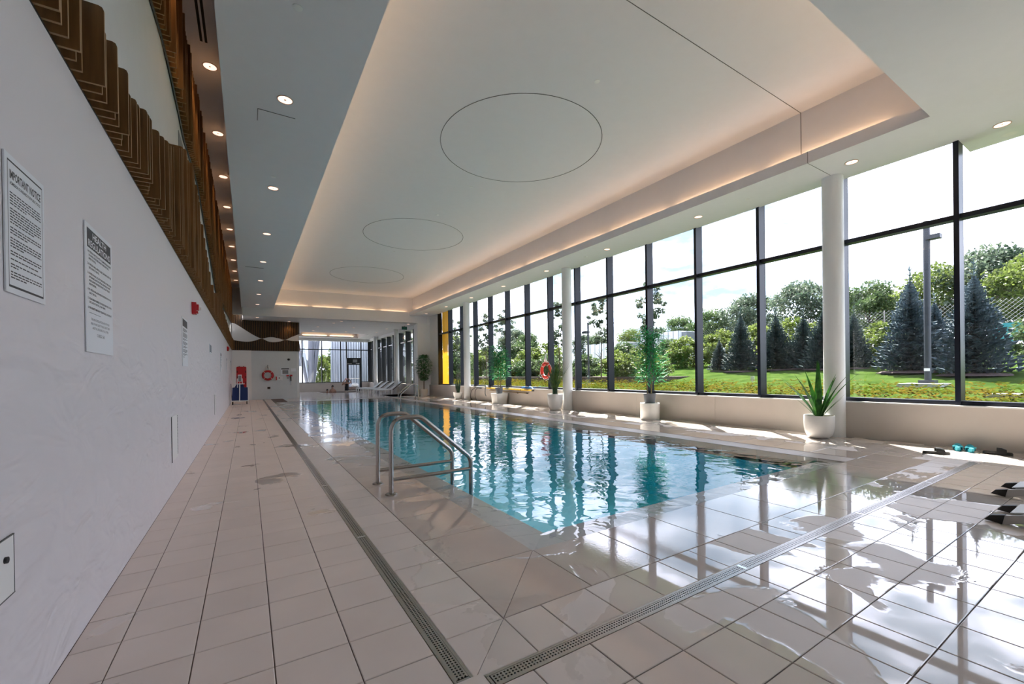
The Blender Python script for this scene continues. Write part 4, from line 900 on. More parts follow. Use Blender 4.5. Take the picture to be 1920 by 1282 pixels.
# 6: ficus
t = thing('potted_ficus', 'bushy ficus tree in a round white pot against the return wall', 'plant', (8.92, 24.2, 0))
q = MB(); q.lathe([(0.19, 0), (0.2, 0.02), (0.235, 0.42), (0.22, 0.42), (0.21, 0.38), (0, 0.38)], (0, 0, 0), 30); q.build('round_pot', 'pot_white', t, True); soil(t, 0.208, 0.383)
q = MB(); q.tube([(0, 0, 0.38), (0.01, 0.01, 0.9), (0, 0, 1.5), (0.02, 0, 2.2)], [0.03, 0.024, 0.018, 0.008], 8); q.build('trunk', 'bark', t, True)
lv = MB(); R6 = random.Random(9)
for k in range(1500):
    z = 0.95+1.5*R6.random(); rr = 0.48*math.sin(math.pi*min(1, max(0.06, (z-0.85)/1.75)))**0.7*R6.random()**0.5; a = R6.uniform(0, 2*math.pi)
    blade(lv, (rr*math.cos(a), rr*math.sin(a), z), (math.cos(a), math.sin(a), R6.uniform(-0.8, 0.4)), R6.uniform(0.09, 0.16), 0.065, 0.1, 3, 0.4)
tag(lv.build('foliage', 'leaf_ficus', t), kind='stuff')

# ================================================================== things along the sill
lb = lifebuoy('lifebuoy', 'bright orange red lifebuoy hung from a window mullion', (9.50, 12.79, 1.36), 0.255, 0.062, 'x', 'lifebuoys')
q = MB()
for dy in (-0.06, 0.0, 0.06): q.tube([(-0.01, dy*1.8, 0.27), (-0.03, dy*0.6, 0.45), (0.0, 0, 0.62)], 0.018, 8)
q.build('hanging_rope', 'rope', lb, True); q = MB(); q.tube([(0.07, 0, 0.62), (-0.04, 0, 0.62), (-0.05, 0, 0.65)], 0.008, 6); q.build('hook', 'steel', lb)
q = MB(); q.tube(fillet([(-0.01, 0.30, 0.05), (-0.02, 0.37, -0.15), (-0.02, 0.36, -0.27), (-0.02, 0.24, -0.25), (-0.02, 0.2, -0.16)], 0.08), 0.008, 6); q.build('loose_rope', 'rope', lb, True)
def pole(name, label, y0, y1, z0, z1, r, m_):
    t = thing(name, label, 'pole', (9.40, (y0+y1)/2, z0)); L = (y1-y0)/2
    q = MB(); q.tube([(0, -L, z1-z0), (0, L, 0)], r, 10); q.build('shaft', m_, t, True)
    for s_ in (-0.55, 0.55): q = MB(); q.tube([(0.05, s_*L, 0.0+(z1-z0)*(0.5-s_/2)-0.02), (-0.03, s_*L, (z1-z0)*(0.5-s_/2)-0.035), (-0.035, s_*L, (z1-z0)*(0.5-s_/2)+0.03)], 0.008, 6); q.build('wall_hook', 'rubber', t)
    q = MB(); q.tube([(0, -L-0.03, z1-z0), (0, -L+0.08, z1-z0)], r*1.25, 10); q.build('end_grip', 'rubber', t, True); return t
pole('rescue_pole', 'long yellow rescue pole hung on hooks under the sill', 13.5, 17.25, 0.61, 0.59, 0.025, 'yellow_pole')
pole('net_pole', 'thin brown net pole hung below the yellow pole', 13.9, 17.0, 0.52, 0.47, 0.016, 'brown_pole')
t = thing('vacuum_hose', 'thin black hose looped from the sill to the deck', 'hose', (9.36, 18.3, 0))
q = MB(); q.tube(fillet([(0.05, -0.5, 0.60), (0.03, 0.1, 0.62), (0, 0.5, 0.45), (-0.02, 0.55, 0.1), (-0.03, 0.35, 0.015)], 0.25), 0.012, 8); q.build('outer_loop', 'hose', t, True)
q = MB(); q.tube(fillet([(0.05, -0.5, 0.58), (0.03, -0.1, 0.60), (0, 0.1, 0.45), (-0.02, 0.05, 0.2), (-0.05, -0.15, 0.015)], 0.25), 0.012, 8); q.build('inner_loop', 'hose', t, True)
t = thing('crook_hook', 'grey curved rescue crook hanging over the sill edge', 'hook', (9.36, 17.35, 0.1)); q = MB(); q.tube(fillet([(0.15, 0.02, 0.585), (0.05, 0, 0.6), (0.0, -0.02, 0.5), (-0.03, -0.05, 0.25), (-0.02, -0.12, 0.14)], 0.1), 0.022, 8); q.build('crook', 'grey_plastic', t, True)
t = thing('kickboard_bag', 'crumpled bright blue bag lying on the window sill', 'bag', (9.52, 14.1, 0.66)); q = MB(); n_ = 14; R7 = random.Random(2)
prof = [(0.0, 0.0), (0.1, 0.0)]
for i in range(n_+1):
    for k in range(10):
        a = math.pi*k/9; s_ = i/n_; hh = 0.085*math.sin(math.pi*min(1, max(0.03, s_)))**0.6*(1+0.35*math.sin(9*s_)+R7.uniform(-.12, .12)); q.v.append((0.055*math.cos(a)*(0.5+math.sin(math.pi*s_)*0.6), -0.42+0.84*s_, hh*math.sin(a)))
for i in range(n_):
    for k in range(9): a = i*10+k; q.f.append((a, a+1, a+11, a+10)); q.mi.append(0)
q.build('cloth', 'cyan', t, True); q = MB(); q.tube([(-0.03, -0.3, 0.05), (-0.05, 0, 0.09), (-0.03, 0.25, 0.05)], 0.007, 6); q.build('drawstring', 'rope', t)

# ---- footwear by the sill
def slide(name, label, loc, rz, L, m_, closed=False, grp=None):
    t = thing(name, label, 'sandal' if not closed else 'clog', loc, grp, rz=rz); t.scale = (1, 1.05, 1.35)
    out = []
    for k in range(24):
        a = 2*math.pi*k/24; x = math.cos(a)*L/2; wd_ = 0.048 if x > 0 else 0.038; out.append((x, math.sin(a)*wd_*(1.0+0.1*math.cos(2*a))))
    q = MB(); q.prism(out, 0, 0.022); q.prism([(x*0.96, y*0.93) for x, y in out], 0.022, 0.03); q.build('sole', m_, t, True)
    q = MB(); n1 = 9; segs = [(-0.01, 0.062), (0.04, 0.06), (0.085, 0.045)] if not closed else [(-0.02, 0.06), (0.03, 0.068), (0.08, 0.055), (L/2-0.02, 0.03)]
    b0 = 0
    for sx, hh in segs:
        hw = 0.053*(1 if sx < 0.06 else 0.9)*(0.55 if (closed and sx > 0.1) else 1)
        for k in range(n1): a = math.pi*k/(n1-1); q.v.append((sx, hw*math.cos(a), 0.012+hh*math.sin(a)**0.8))
        for k in range(n1): a = math.pi*k/(n1-1); q.v.append((sx, (hw-0.006)*math.cos(a), 0.012+(hh-0.006)*math.sin(a)**0.8))
    for i in range(len(segs)-1):
        for k in range(n1-1):
            a = i*2*n1+k; c = (i+1)*2*n1+k
            q.f += [(a, a+1, c+1, c), (a+n1, c+n1, c+n1+1, a+n1+1)]; q.mi += [0, 0]
    for i in (0, len(segs)-1):
        for k in range(n1-1): a = i*2*n1+k; q.f.append((a, a+n1, a+n1+1, a+1)); q.mi.append(0)
    q.build('strap', m_, t, True)
    if closed:
        q = MB(); q.tube([(-0.02, -0.05, 0.045), (-0.09, -0.045, 0.055), (-0.135, 0, 0.06), (-0.09, 0.045, 0.055), (-0.02, 0.05, 0.045)], 0.007, 6); q.build('heel_strap', m_, t, True)
        q = MB(); q.tube([(-L/2+0.01, 0, 0.02), (-L/2+0.005, 0, 0.05)], 0.03, 8); q.build('heel_cup', m_, t, True)
    return t
slide('slide_sandal', 'black slide sandal lying alone on the sunlit deck', (8.51, 1.96, 0), math.radians(-62), 0.30, 'rubber', grp='sandals by the sill')
slide('slide_sandal', 'black slide sandal lying close to the sill wall', (9.12, 1.46, 0), math.radians(-80), 0.29, 'rubber', grp='sandals by the sill')
slide('foam_clog', 'teal foam clog nearer the sunlit slide sandal', (9.15, 1.87, 0), math.radians(12), 0.24, 'teal', True, 'teal clogs by the sill')
slide('foam_clog', 'teal foam clog nearer the black sandal at the sill wall', (9.13, 1.735, 0), math.radians(18), 0.24, 'teal', True, 'teal clogs by the sill')

# ================================================================== loungers
def near_lounger(label, x, y):
    t = thing('sun_lounger', label, 'lounger', (x, y, 0), 'white sling loungers at the near end of the pool')
    for s_, nm in ((-0.215, 'a'), (0.215, 'b')):
        pts = [(0.0, 0.012), (-0.10, 0.0), (-0.30, 0.07), (-0.75, 0.19), (-1.95, 0.26), (-1.95, 0.32), (-0.75, 0.25), (-0.30, 0.125), (-0.02, 0.05)]
        q = MB(); q.prism_axis(pts, s_-0.022, s_+0.022, 'x'); r_ = q.build('side_rail', 'alu', t)
        q = MB(); q.prism_axis([(0.012, 0.014), (-0.085, -0.0), (-0.10, 0.075), (-0.02, 0.055)], s_-0.025, s_+0.025, 'x'); q.build('foot_cap', 'rubber', r_)
        q = MB(); q.tube([(s_, -1.75, 0.27), (s_, -1.8, 0.0)], 0.018, 8); q.build('leg', 'alu', t, True)
    q = MB(); pts = [(-0.12, 0.085), (-0.30, 0.13), (-0.75, 0.255), (-1.95, 0.325), (-1.95, 0.332), (-0.75, 0.263), (-0.30, 0.138), (-0.12, 0.093)]
    q.prism_axis(pts, -0.193, 0.193, 'x'); q.build('sling', 'cush_white', t); return t
near_lounger('white sling lounger whose black caps rest nearer the sill wall', 6.43, 1.03)
near_lounger('white sling lounger set nearer the drain grate corner', 5.33, 0.88)
def far_lounger(label, y):
    t = thing('sun_lounger', label, 'lounger', (7.05, y, 0), 'white sling loungers on the far deck')
    for s_ in (-0.33, 0.33):
        q = MB(); q.box(0, 1.25, s_-0.025, s_+0.025, 0.27, 0.35); q.build('side_rail', 'white_paint', t)
        q = MB(); q.prism_axis([(1.25, 0.29), (1.28, 0.27), (1.95, 0.78), (1.92, 0.81)], s_-0.025, s_+0.025, 'y'); q.build('back_rail', 'black_alu', t)
        for x in (0.04, 1.2): q = MB(); q.box(x-0.03, x+0.03, s_-0.025, s_+0.025, 0, 0.27); q.build('leg', 'white_paint', t)
    q = MB(); q.box(0.02, 1.25, -0.305, 0.305, 0.335, 0.35); q.build('seat_sling', 'cush_white', t)
    q = MB(); q.prism_axis([(1.25, 0.335), (1.26, 0.322), (1.95, 0.80), (1.93, 0.82)], -0.305, 0.305, 'y'); q.build('back_sling', 'cush_white', t); return t
far_lounger('white sling lounger on the far deck next to the pool handrail', 28.9)
far_lounger('second white sling lounger on the far deck from the handrail', 30.5)
far_lounger('third white sling lounger on the far deck from the handrail', 32.1)
far_lounger('white sling lounger on the far deck next to the whirlpool', 33.6)

# ================================================================== whirlpool and bathers
t = thing('whirlpool', 'flush whirlpool tub below the far end windows', 'whirlpool', (0, 0, 0))
q = MB(); q.box(4.6, 7.9, 33.6, 37.2, -0.95, -0.9); q.box(4.6, 4.7, 33.6, 37.2, -0.9, -0.006); q.box(7.8, 7.9, 33.6, 37.2, -0.9, -0.006); q.box(4.7, 7.8, 33.6, 33.7, -0.9, -0.006); q.box(4.7, 7.8, 37.1, 37.2, -0.9, -0.006); q.build('tub_shell', 'tile_cope', t)
q = MB(); q.box(4.6, 7.9, 33.6, 33.75, -0.006, 0.004); q.box(4.6, 7.9, 37.05, 37.2, -0.006, 0.004); q.box(4.6, 4.75, 33.75, 37.05, -0.006, 0.004); q.box(7.75, 7.9, 33.75, 37.05, -0.006, 0.004); q.build('rim', 'tile_cope', t)
q = MB(); q.quad((4.7, 33.7, -0.03), (7.8, 33.7, -0.03), (7.8, 37.1, -0.03), (4.7, 37.1, -0.03)); q.build('water_surface', 'water', t)
def skin_body(name, verts, edges, radii, mat_, parent, loc, root=0):
    me = bpy.data.meshes.new(name); me.from_pydata(verts, edges, []); ob = link(name, me, parent, loc); me.materials.append(M[mat_])
    md = ob.modifiers.new('skin', 'SKIN'); md.use_smooth_shade = True
    for i, v in enumerate(me.skin_vertices[0].data):
        r_ = radii[i]; v.radius = r_ if isinstance(r_, tuple) else (r_, r_); v.use_root = (i == root)
    sb = ob.modifiers.new('sub', 'SUBSURF'); sb.levels = 2; sb.render_levels = 2
    return ob
def head_parts(parent, c, s, hair, hairm='hair', facing=(0, -1)):
    """hair cap and face features around a head centred on c"""
    f = Vector((facing[0], facing[1], 0)).normalized(); sd = Vector((-f.y, f.x, 0)); c = Vector(c)
    q = MB(); b0 = 0; n = 14
    for i in range(9):
        a = math.pi*0.60*i/8
        for k in range(n):
            th = 2*math.pi*k/n; rr = 0.088*s*math.sin(a)+0.004; back = 1.0 if math.cos(th) < 0.2 else 0.80
            p = c + f*(rr*math.cos(th)*back*1.12-0.008*s) + sd*(rr*math.sin(th)) + Vector((0, 0, 0.118*s*math.cos(a)+0.012*s)); q.v.append(tuple(p))
    for i in range(8):
        for k in range(n): q.f.append((i*n+k, i*n+(k+1) % n, (i+1)*n+(k+1) % n, (i+1)*n+k)); q.mi.append(0)
    if hair > 0: q.tube([tuple(c-f*0.07*s), tuple(c-f*0.085*s-Vector((0, 0, hair*0.5))), tuple(c-f*0.07*s-Vector((0, 0, hair)))], [0.075*s, 0.07*s, 0.035*s], 10)
    q.build('hair' if hairm != 'cap' else 'swim_cap', hairm, parent, True)
    q = MB()
    for e_ in (-1, 1): q.lathe([(0.001, -0.009), (0.009, 0), (0.001, 0.009)], tuple(c+f*0.084*s+sd*e_*0.032*s), 8)
    q.build('eye', 'hair', parent, True)
def bather(label, loc, spec, hairlen, hairm='hair', suit=None, s=1.0):
    t = thing('person', label, 'person', loc, 'bathers in the whirlpool')
    V_, E_, R_ = spec
    ob = skin_body('body', V_, E_, R_, 'skin', t, (0, 0, 0)); hc = V_[3]
    head_parts(t, hc, s, hairlen, hairm)
    if suit: suit(t)
    return t
def torso(s, arms):
    V_ = [(0, 0, -0.35*s), (0, 0, 0.02*s), (0, 0, 0.22*s), (0, 0.0, 0.50*s), (0, 0, 0.36*s), (0, -0.03*s, 0.44*s)]
    E_ = [(0, 1), (1, 2), (2, 4), (4, 5), (5, 3)]
    R_ = [(0.15*s, 0.11*s), (0.14*s, 0.10*s), (0.15*s, 0.10*s), (0.085*s, 0.10*s), (0.055*s, 0.055*s), (0.07*s, 0.075*s)]
    for a in arms:
        p = 2
        for i, (v, r_) in enumerate(a): V_.append(tuple(c*s for c in v)); R_.append((r_*s, r_*s)); E_.append((p, len(V_)-1)); p = len(V_)-1
    return V_, E_, R_
def hand(sx, wx, wy, wz):   # wrist -> palm -> finger stubs kept inside the one body mesh
    return [((wx, wy, wz), 0.03), ((wx, wy-0.02, wz+0.07), 0.035)]
A1 = [[((-0.17, 0, 0.23), 0.06), ((-0.23, 0.0, 0.02), 0.05), ((-0.2, -0.16, -0.12), 0.04), ((-0.16, -0.24, -0.14), 0.03)], [((0.17, 0, 0.23), 0.06), ((0.24, 0.02, 0.03), 0.05), ((0.26, -0.12, -0.1), 0.04), ((0.22, -0.2, -0.12), 0.03)]]
bather('person with long dark hair sitting shoulder deep in the whirlpool', (5.76, 36.3, -0.08), torso(1.0, A1), 0.28)
bather('small person with dark hair, only the head above the whirlpool water', (5.42, 36.7, -0.30), torso(0.85, A1), 0.08, s=0.85)
A2 = [[((-0.17, 0, 0.23), 0.06), ((-0.36, -0.02, 0.10), 0.048), ((-0.22, -0.08, 0.36), 0.038), ((-0.10, -0.06, 0.55), 0.03), ((-0.06, -0.05, 0.62), 0.032)], [((0.17, 0, 0.23), 0.06), ((0.34, -0.02, 0.30), 0.048), ((0.22, -0.06, 0.52), 0.038), ((0.10, -0.05, 0.62), 0.03)]]
def black_suit(t):
    q = MB(); q.lathe([(0.155, -0.35), (0.15, -0.1), (0.145, 0.02), (0.16, 0.15), (0.13, 0.2), (0.125, 0.19)], (0, 0, 0), 20); o = q.build('swimsuit', 'cloth_black', t, True); o.scale = (1.02, 0.76, 1)
bather('person in a black swimsuit standing in the whirlpool with raised arms', (6.80, 36.2, 0.42), torso(1.05, A2), 0.0, 'cap', black_suit, 1.05)
# a person outside the far windows
t = thing('person', 'grey-haired person in a grey jacket standing outside the far window', 'person', (9.75, 39.6, 0.0))
V_ = [(0, 0, 0.92), (0, 0, 1.1), (0, 0, 1.36), (0, 0, 1.64), (0, 0, 1.5), (0, -0.02, 1.58), (-0.1, 0, 0.85), (-0.1, -0.02, 0.48), (-0.1, 0, 0.08), (-0.1, -0.14, 0.04), (0.1, 0, 0.85), (0.1, -0.02, 0.48), (0.1, 0, 0.08), (0.1, -0.14, 0.04), (-0.19, 0, 1.38), (-0.24, 0.02, 1.1), (-0.23, -0.08, 0.86), (-0.22, -0.1, 0.78), (0.19, 0, 1.38), (0.24, 0.02, 1.1), (0.23, -0.08, 0.86), (0.22, -0.1, 0.78)]
E_ = [(0, 1), (1, 2), (2, 4), (4, 5), (5, 3), (0, 6), (6, 7), (7, 8), (8, 9), (0, 10), (10, 11), (11, 12), (12, 13), (2, 14), (14, 15), (15, 16), (16, 17), (2, 18), (18, 19), (19, 20), (20, 21)]
R_ = [(0.16, 0.11), (0.15, 0.11), (0.16, 0.11), (0.085, 0.10), (0.055, 0.055), (0.07, 0.075), 0.085, 0.06, 0.045, 0.035, 0.085, 0.06, 0.045, 0.035, 0.065, 0.05, 0.04, 0.035, 0.065, 0.05, 0.04, 0.035]
skin_body('body', V_, E_, R_, 'skin', t, (0, 0, 0)); head_parts(t, (0, 0, 1.64), 1.0, 0.0, 'grey_hair')
q = MB(); q.lathe([(0.19, 0.82), (0.18, 1.1), (0.2, 1.35), (0.13, 1.46), (0.07, 1.5)], (0, 0, 0), 20); o = q.build('jacket', 'cloth_grey', t, True); o.scale = (1.05, 0.75, 1)
q = MB(); q.tube([(-0.1, 0, 0.9), (-0.1, -0.02, 0.48), (-0.1, 0, 0.1)], [0.11, 0.085, 0.075], 12); q.tube([(0.1, 0, 0.9), (0.1, -0.02, 0.48), (0.1, 0, 0.1)], [0.11, 0.085, 0.075], 12); q.build('trousers', 'cloth_black', t, True)

# ================================================================== outside
def ground(x, y):
    z = interp([(9.9, 0.50), (12.5, 0.60), (16.0, 0.74), (18.0, 0.98), (20.0, 1.24), (23.0, 1.52), (28.0, 1.95), (36.0, 2.2), (60.0, 3.0), (120.0, 5.0)], x)
    k = min(1, max(0, (y-8)/14)); z -= k*0.10*min(1, max(0, (x-11)/8))
    if y > 26: z = z*max(0.12, 1-(y-26)/10) if x < 20 else z
    return z
gx = [9.9, 10.6, 11.4, 12.5, 13.6, 14.8, 16, 17, 18, 19, 20, 21.5, 23, 25, 28, 32, 36, 44, 60, 90, 120]; gy = [-60, -30, -16, -8, -4, 0, 2, 4, 6, 8, 10, 12, 14, 17, 20, 24, 28, 34, 42, 55, 75, 110, 160]
q = MB()
for x in gx:
    for y in gy: q.v.append((x, y, ground(x, y)))
for i in range(len(gx)-1):
    for j in range(len(gy)-1): a = i*len(gy)+j; q.f.append((a, a+len(gy), a+len(gy)+1, a+1)); q.mi.append(0)
tag(q.build('ground', 'lawn', None, True), 'mown green lawn rising outside the tall windows', 'lawn', kind='structure')
q = MB(); q.quad((-60, 38.3, -0.02), (9.9, 38.3, -0.02), (9.9, 160, 0.4), (-60, 160, 0.4)); q.quad((9.35, 24.9, -0.02), (9.9, 24.9, 0.1), (9.9, 38.4, 0.05), (9.35, 38.4, -0.02))
tag(q.build('paved_yard', 'concrete'), 'pale paved yard outside the far end window', 'pavement', kind='structure')
# groundcover bed under the windows
q = MB(); R8 = random.Random(21)
for k in range(22000):
    y = -4+30*R8.random(); x = 10.15+2.3*R8.random(); hgt = 0.14+0.28*(0.5+0.5*math.sin(3.1*x+1.7*y))*R8.random()+0.05*R8.random(); z = ground(x, y)+hgt
    a = R8.uniform(0, 6.28); tl = R8.uniform(-0.5, 0.9); L = R8.uniform(0.05, 0.10); u = Vector((math.cos(a), math.sin(a), tl*0.6)); v_ = Vector((-math.sin(a), math.cos(a), R8.uniform(-.4, .4)))
    p = Vector((x, y, z)); q.quad(p-u*L*0.6, p-v_*L*0.35, p+u*L*0.6, p+v_*L*0.35)
tag(q.build('groundcover_bed', 'cover'), 'yellow green groundcover plants in the bed below the windows', 'groundcover', kind='stuff')
q = MB(); q.prism([(13.2, -6), (13.9, -6), (13.9, 2.0), (13.2, 2.3)], 0.6, 0.70); tag(q.build('garden_path', 'concrete'), 'pale concrete path beside the lamp post', 'path', kind='structure')
# lamp post
def lamp_post(label, x, y, h, r_, arm):
    z0 = ground(x, y); t = thing('lamp_post', label, 'lamp post', (x, y, z0), 'dark lamp posts in the garden')
    q = MB(); q.tube([(0, 0, 0.1), (0, 0, h)], r_, 12); q.build('post', 'pole', t, True)
    q = MB(); q.box(-0.9, 0.9, -0.45, 0.45, -0.1, 0.03) if r_ > 0.06 else q.box(-0.25, 0.25, -0.25, 0.25, -0.1, 0.05); q.build('footing', 'concrete', t)
    q = MB(); q.box(-r_*2.2, r_*2.2, -r_*2.2, r_*2.2, 0.03, 0.12)
    q.build('base_plate', 'pole', t)
    q = MB(); q.box(-0.12, 0.12, min(0, arm), max(0, arm), h-0.55, h-0.43); q.build('lamp_head', 'pole', t)
    q = MB(); q.box(-r_-0.01, -r_-0.002, -r_*0.8, r_*0.8, 0.38, 0.46); q.build('number_plate', 'sign_white', t); return t
lamp_post('tall dark lamp post on a concrete footing before the blue spruces', 16.6, 3.98, 4.68, 0.078, -0.30)
lamp_post('slim dark lamp post among the young trees', 15.0, 16.5, 3.2, 0.05, 0.35)
t = thing('stake_sign', 'small white sign on a stake in the groundcover', 'sign', (13.2, 7.13, ground(13.2, 7.13))); q = MB(); q.tube([(0, 0, -0.05), (0, 0, 0.4)], 0.008, 6); q.build('stake', 'steel', t); q = MB(); q.box(-0.01, 0.0, -0.055, 0.055, 0.3, 0.46); q.build('panel', 'sign_white', t)

def spruce_mesh(seed, Hh, Rb, name):
    """whorls of drooping needle sprays around a leader"""
    R = random.Random(seed); q = MB(); N = 30
    for i in range(N):
        s_ = i/(N-1); z = Hh*(0.05+0.80*s_**0.92); rad = Rb*(1-s_)**0.85*(0.9+0.2*R.random())+0.06; n = int(7+8*(1-s_))
        for k in range(n):
            a = 2*math.pi*(k+R.random()*0.8)/n+i*0.7; L = rad*R.uniform(0.78, 1.08); d = Vector((math.cos(a), math.sin(a), 0)); sd = Vector((-d.y, d.x, 0)); m_ = 5
            dz = lambda u: -0.16*L*u+0.20*L*u*u
            for j in range(m_):
                u0, u1 = j/m_, (j+1)/m_; p0 = d*L*u0+Vector((0, 0, z+dz(u0))); p1 = d*L*u1+Vector((0, 0, z+dz(u1))); ww = 0.30*L*(1-0.62*u0)*0.55+0.02
                for sg in (-1, 1):
                    tip = p0+d*ww*0.8+sd*sg*ww*1.15+Vector((0, 0, R.uniform(-0.05, 0.02))); q.add([p0, p1, tip], [(0, 1, 2)])
                    tip2 = p0+d*ww*0.5+sd*sg*ww*0.6+Vector((0, 0, -0.09-0.05*R.random())); q.add([p0, p1, tip2], [(0, 1, 2)])
    for i in range(3):
        z = Hh*(0.86+0.045*i)
        for k in range(5):
            a = 2*math.pi*k/5+i; L = 0.30*(1-i*0.28); p0 = Vector((0, 0, z)); p1 = Vector((math.cos(a)*L, math.sin(a)*L, z+0.16)); sd = Vector((-math.sin(a), math.cos(a), 0))*0.03; q.add([p0-sd, p1, p0+sd], [(0, 1, 2)])
    q.tube([(0, 0, Hh*0.8), (0, 0, Hh)], [0.02, 0.006], 5)
    return q.mesh(name, 'spruce')
SPm = [spruce_mesh(1, 3.7, 1.02, 'spruce_a'), spruce_mesh(2, 3.7, 1.1, 'spruce_b')]
spd = [m_.copy() for m_ in SPm]
for m_ in spd: m_.materials[0] = M['spruce_dark']
trunk_me = MB().tube([(0, 0, -0.1), (0, 0, 2.6)], [0.07, 0.02], 8).mesh('trunk', 'bark', True)
mulch_me = MB().lathe([(0.95, -0.05), (0.75, 0.02), (0.4, 0.04), (0.0, 0.05)], (0, 0, 0), 20).mesh('mulch_ring', 'mulch', True)
def spruce(label, x, y, sc, v, dark=False, mulch=True, wide=1.0):
    t = thing('spruce_tree', label, 'tree', (x, y, ground(x, y)), 'spruces on the lawn bank', rz=v*1.3); t.scale = (sc*wide, sc*wide, sc)
    link('foliage', (spd if dark else SPm)[v % 2], t); link('trunk', trunk_me, t)
    if mulch: link('mulch_ring', mulch_me, t)
    return t
spruce('blue spruce with bare leader just behind the tall lamp post', 19.3, 5.06, 0.98, 0)
spruce('blue spruce half hidden by the mullion next to the lamp post', 18.6, 3.42, 0.94, 1)
spruce('low blue spruce filling the gap between two taller spruces', 21.0, 4.85, 0.72, 1, mulch=False)
spruce('dark green spruce with thin top nearest the white stake sign', 20.2, 11.45, 0.84, 0, True)
spruce('small dark spruce at the end of the spruce row by the trailers', 20.6, 12.8, 0.5, 1, True)
spruce('dark spruce in the middle of the spruce row', 20.6, 10.05, 0.78, 1, True, wide=1.15)
spruce('dark spruce behind the strap-leaved plant', 20.8, 9.0, 0.72, 0, True, wide=1.15)
spruce('dark spruce beside the round column in the spruce row', 20.4, 8.1, 0.76, 1, True, wide=1.1)
spruce('dark spruce just beyond the column toward the blue spruces', 20.6, 7.1, 0.68, 0, True)

def crown_mesh(seed, rx, rz_, nblob, nleaf, leaf, m_, name, open_=0.0):
    R = random.Random(seed); q = MB()
    for b_ in range(nblob):
        a = R.uniform(0, 6.28); u = R.uniform(-0.85, 1); rr = math.sqrt(max(0, 1-u*u))*R.uniform(0.35, 0.95); c = Vector((rx*rr*math.cos(a), rx*rr*math.sin(a), rz_*u)); br = rx*R.uniform(0.24, 0.42)*(1-open_*0.4)
        for k in range(nleaf):
            d = Vector((R.gauss(0, 1), R.gauss(0, 1), R.gauss(0, 1))).normalized()*br*R.random()**0.4; d.z *= 0.75; p = c+d; uu = Vector((R.gauss(0, 1), R.gauss(0, 1), R.gauss(0, 1))).normalized(); vv = uu.cross(Vector((R.gauss(0, 1), R.gauss(0, 1), R.gauss(0, 1)))).normalized(); L = leaf*R.uniform(0.6, 1.2)
            q.quad(p-uu*L*0.5, p-vv*L*0.3, p+uu*L*0.5, p+vv*L*0.3)
    return q.mesh(name, m_)
CR = {'a': crown_mesh(31, 2.4, 2.0, 46, 150, 0.24, 'tree_a', 'crown_a'), 'b': crown_mesh(32, 2.2, 1.7, 42, 150, 0.24, 'tree_b', 'crown_b'), 'c': crown_mesh(33, 2.6, 2.3, 46, 150, 0.25, 'tree_c', 'crown_c'),
      'bush': crown_mesh(34, 1.1, 0.9, 30, 130, 0.16, 'tree_b', 'bush_crown'), 'bushd': crown_mesh(35, 1.1, 0.9, 30, 130, 0.16, 'tree_a', 'bush_crown_dark'), 'young': crown_mesh(36, 0.62, 1.15, 34, 46, 0.13, 'tree_c', 'young_crown', 0.5)}
def limbs(hh, rx, seed, r0):
    R = random.Random(seed); q = MB(); q.tube([(0, 0, -0.2), (0.05, 0, hh*0.5), (0, 0.05, hh)], [r0, r0*0.8, r0*0.5], 8)
    for k in range(7): a = R.uniform(0, 6.28); z = hh*R.uniform(0.55, 0.95); L = rx*R.uniform(0.5, 0.85); q.tube([(0, 0, z), (math.cos(a)*L*0.5, math.sin(a)*L*0.5, z+L*0.45), (math.cos(a)*L, math.sin(a)*L, z+L*0.8)], [r0*0.4, r0*0.25, r0*0.1], 6)
    return q.mesh('trunk', 'bark', True)
LB = limbs(3.2, 2.0, 41, 0.16); LY = limbs(2.3, 0.5, 42, 0.035); LS = limbs(0.6, 0.6, 43, 0.05)
def tree(label, x, y, sc, kind, h_c=3.6, group='deciduous trees beyond the lawn', wide=1.0):
    t = thing('deciduous_tree', label, 'tree', (x, y, ground(x, y)), group, rz=(x*1.7+y) % 6.28); t.scale = (sc*wide, sc*wide, sc)
    link('crown', CR[kind], t, (0, 0, h_c)); link('trunk', LB, t); return t
for x, y, sc, kd, lab in ((31, 9.9, 0.72, 'a', 'leafy green tree beyond the fence left of the lamp post'), (33, 7.4, 0.86, 'b', 'tall yellow green tree rising directly behind the lamp post'), (33, 5.5, 0.86, 'c', 'tall grey green tree behind the mullion-side blue spruce'), (30, 3.7, 0.76, 'b', 'yellow green tree above the teal fence screen'), (36, 4.6, 0.8, 'a', 'mid green tree between the teal screen and the grey green tree'),
                          (32, 14.1, 0.82, 'c', 'large grey green tree above the middle of the spruce row'), (34, 12.3, 0.72, 'a', 'mid green tree above the spruce row near the column'), (33, 18.0, 0.80, 'c', 'grey green tree with open crown between trailer and spruces'), (33, 21.2, 0.75, 'a', 'round green tree behind the front of the white trailer'), (42, 31, 0.9, 'a', 'dark green tree rising behind the far white trailer'),
                          (30, 44, 0.74, 'a', 'round green tree seen past the hanging lifebuoy'), (30, 47.5, 0.84, 'c', 'tall grey green tree next to the round one past the lifebuoy')):
    tree(lab, x, y, sc, kd)
for x, y, sc, kd, lab in ((14.0, 44.0, 0.8, 'c', 'grey green tree filling the view beside the far lounge windows'), (17.5, 50.0, 0.95, 'a', 'large green tree beyond the bays next to the yellow panel'), (13.0, 52.0, 0.85, 'a', 'green tree far beyond the lounge column'), (19.5, 57.0, 1.0, 'c', 'tall grey green tree behind the square-planter bamboo bays'), (23.5, 52.0, 0.9, 'b', 'yellow green tree behind the bays near the snake plant')):
    tree(lab, x, y, sc, kd)
R9 = random.Random(77)
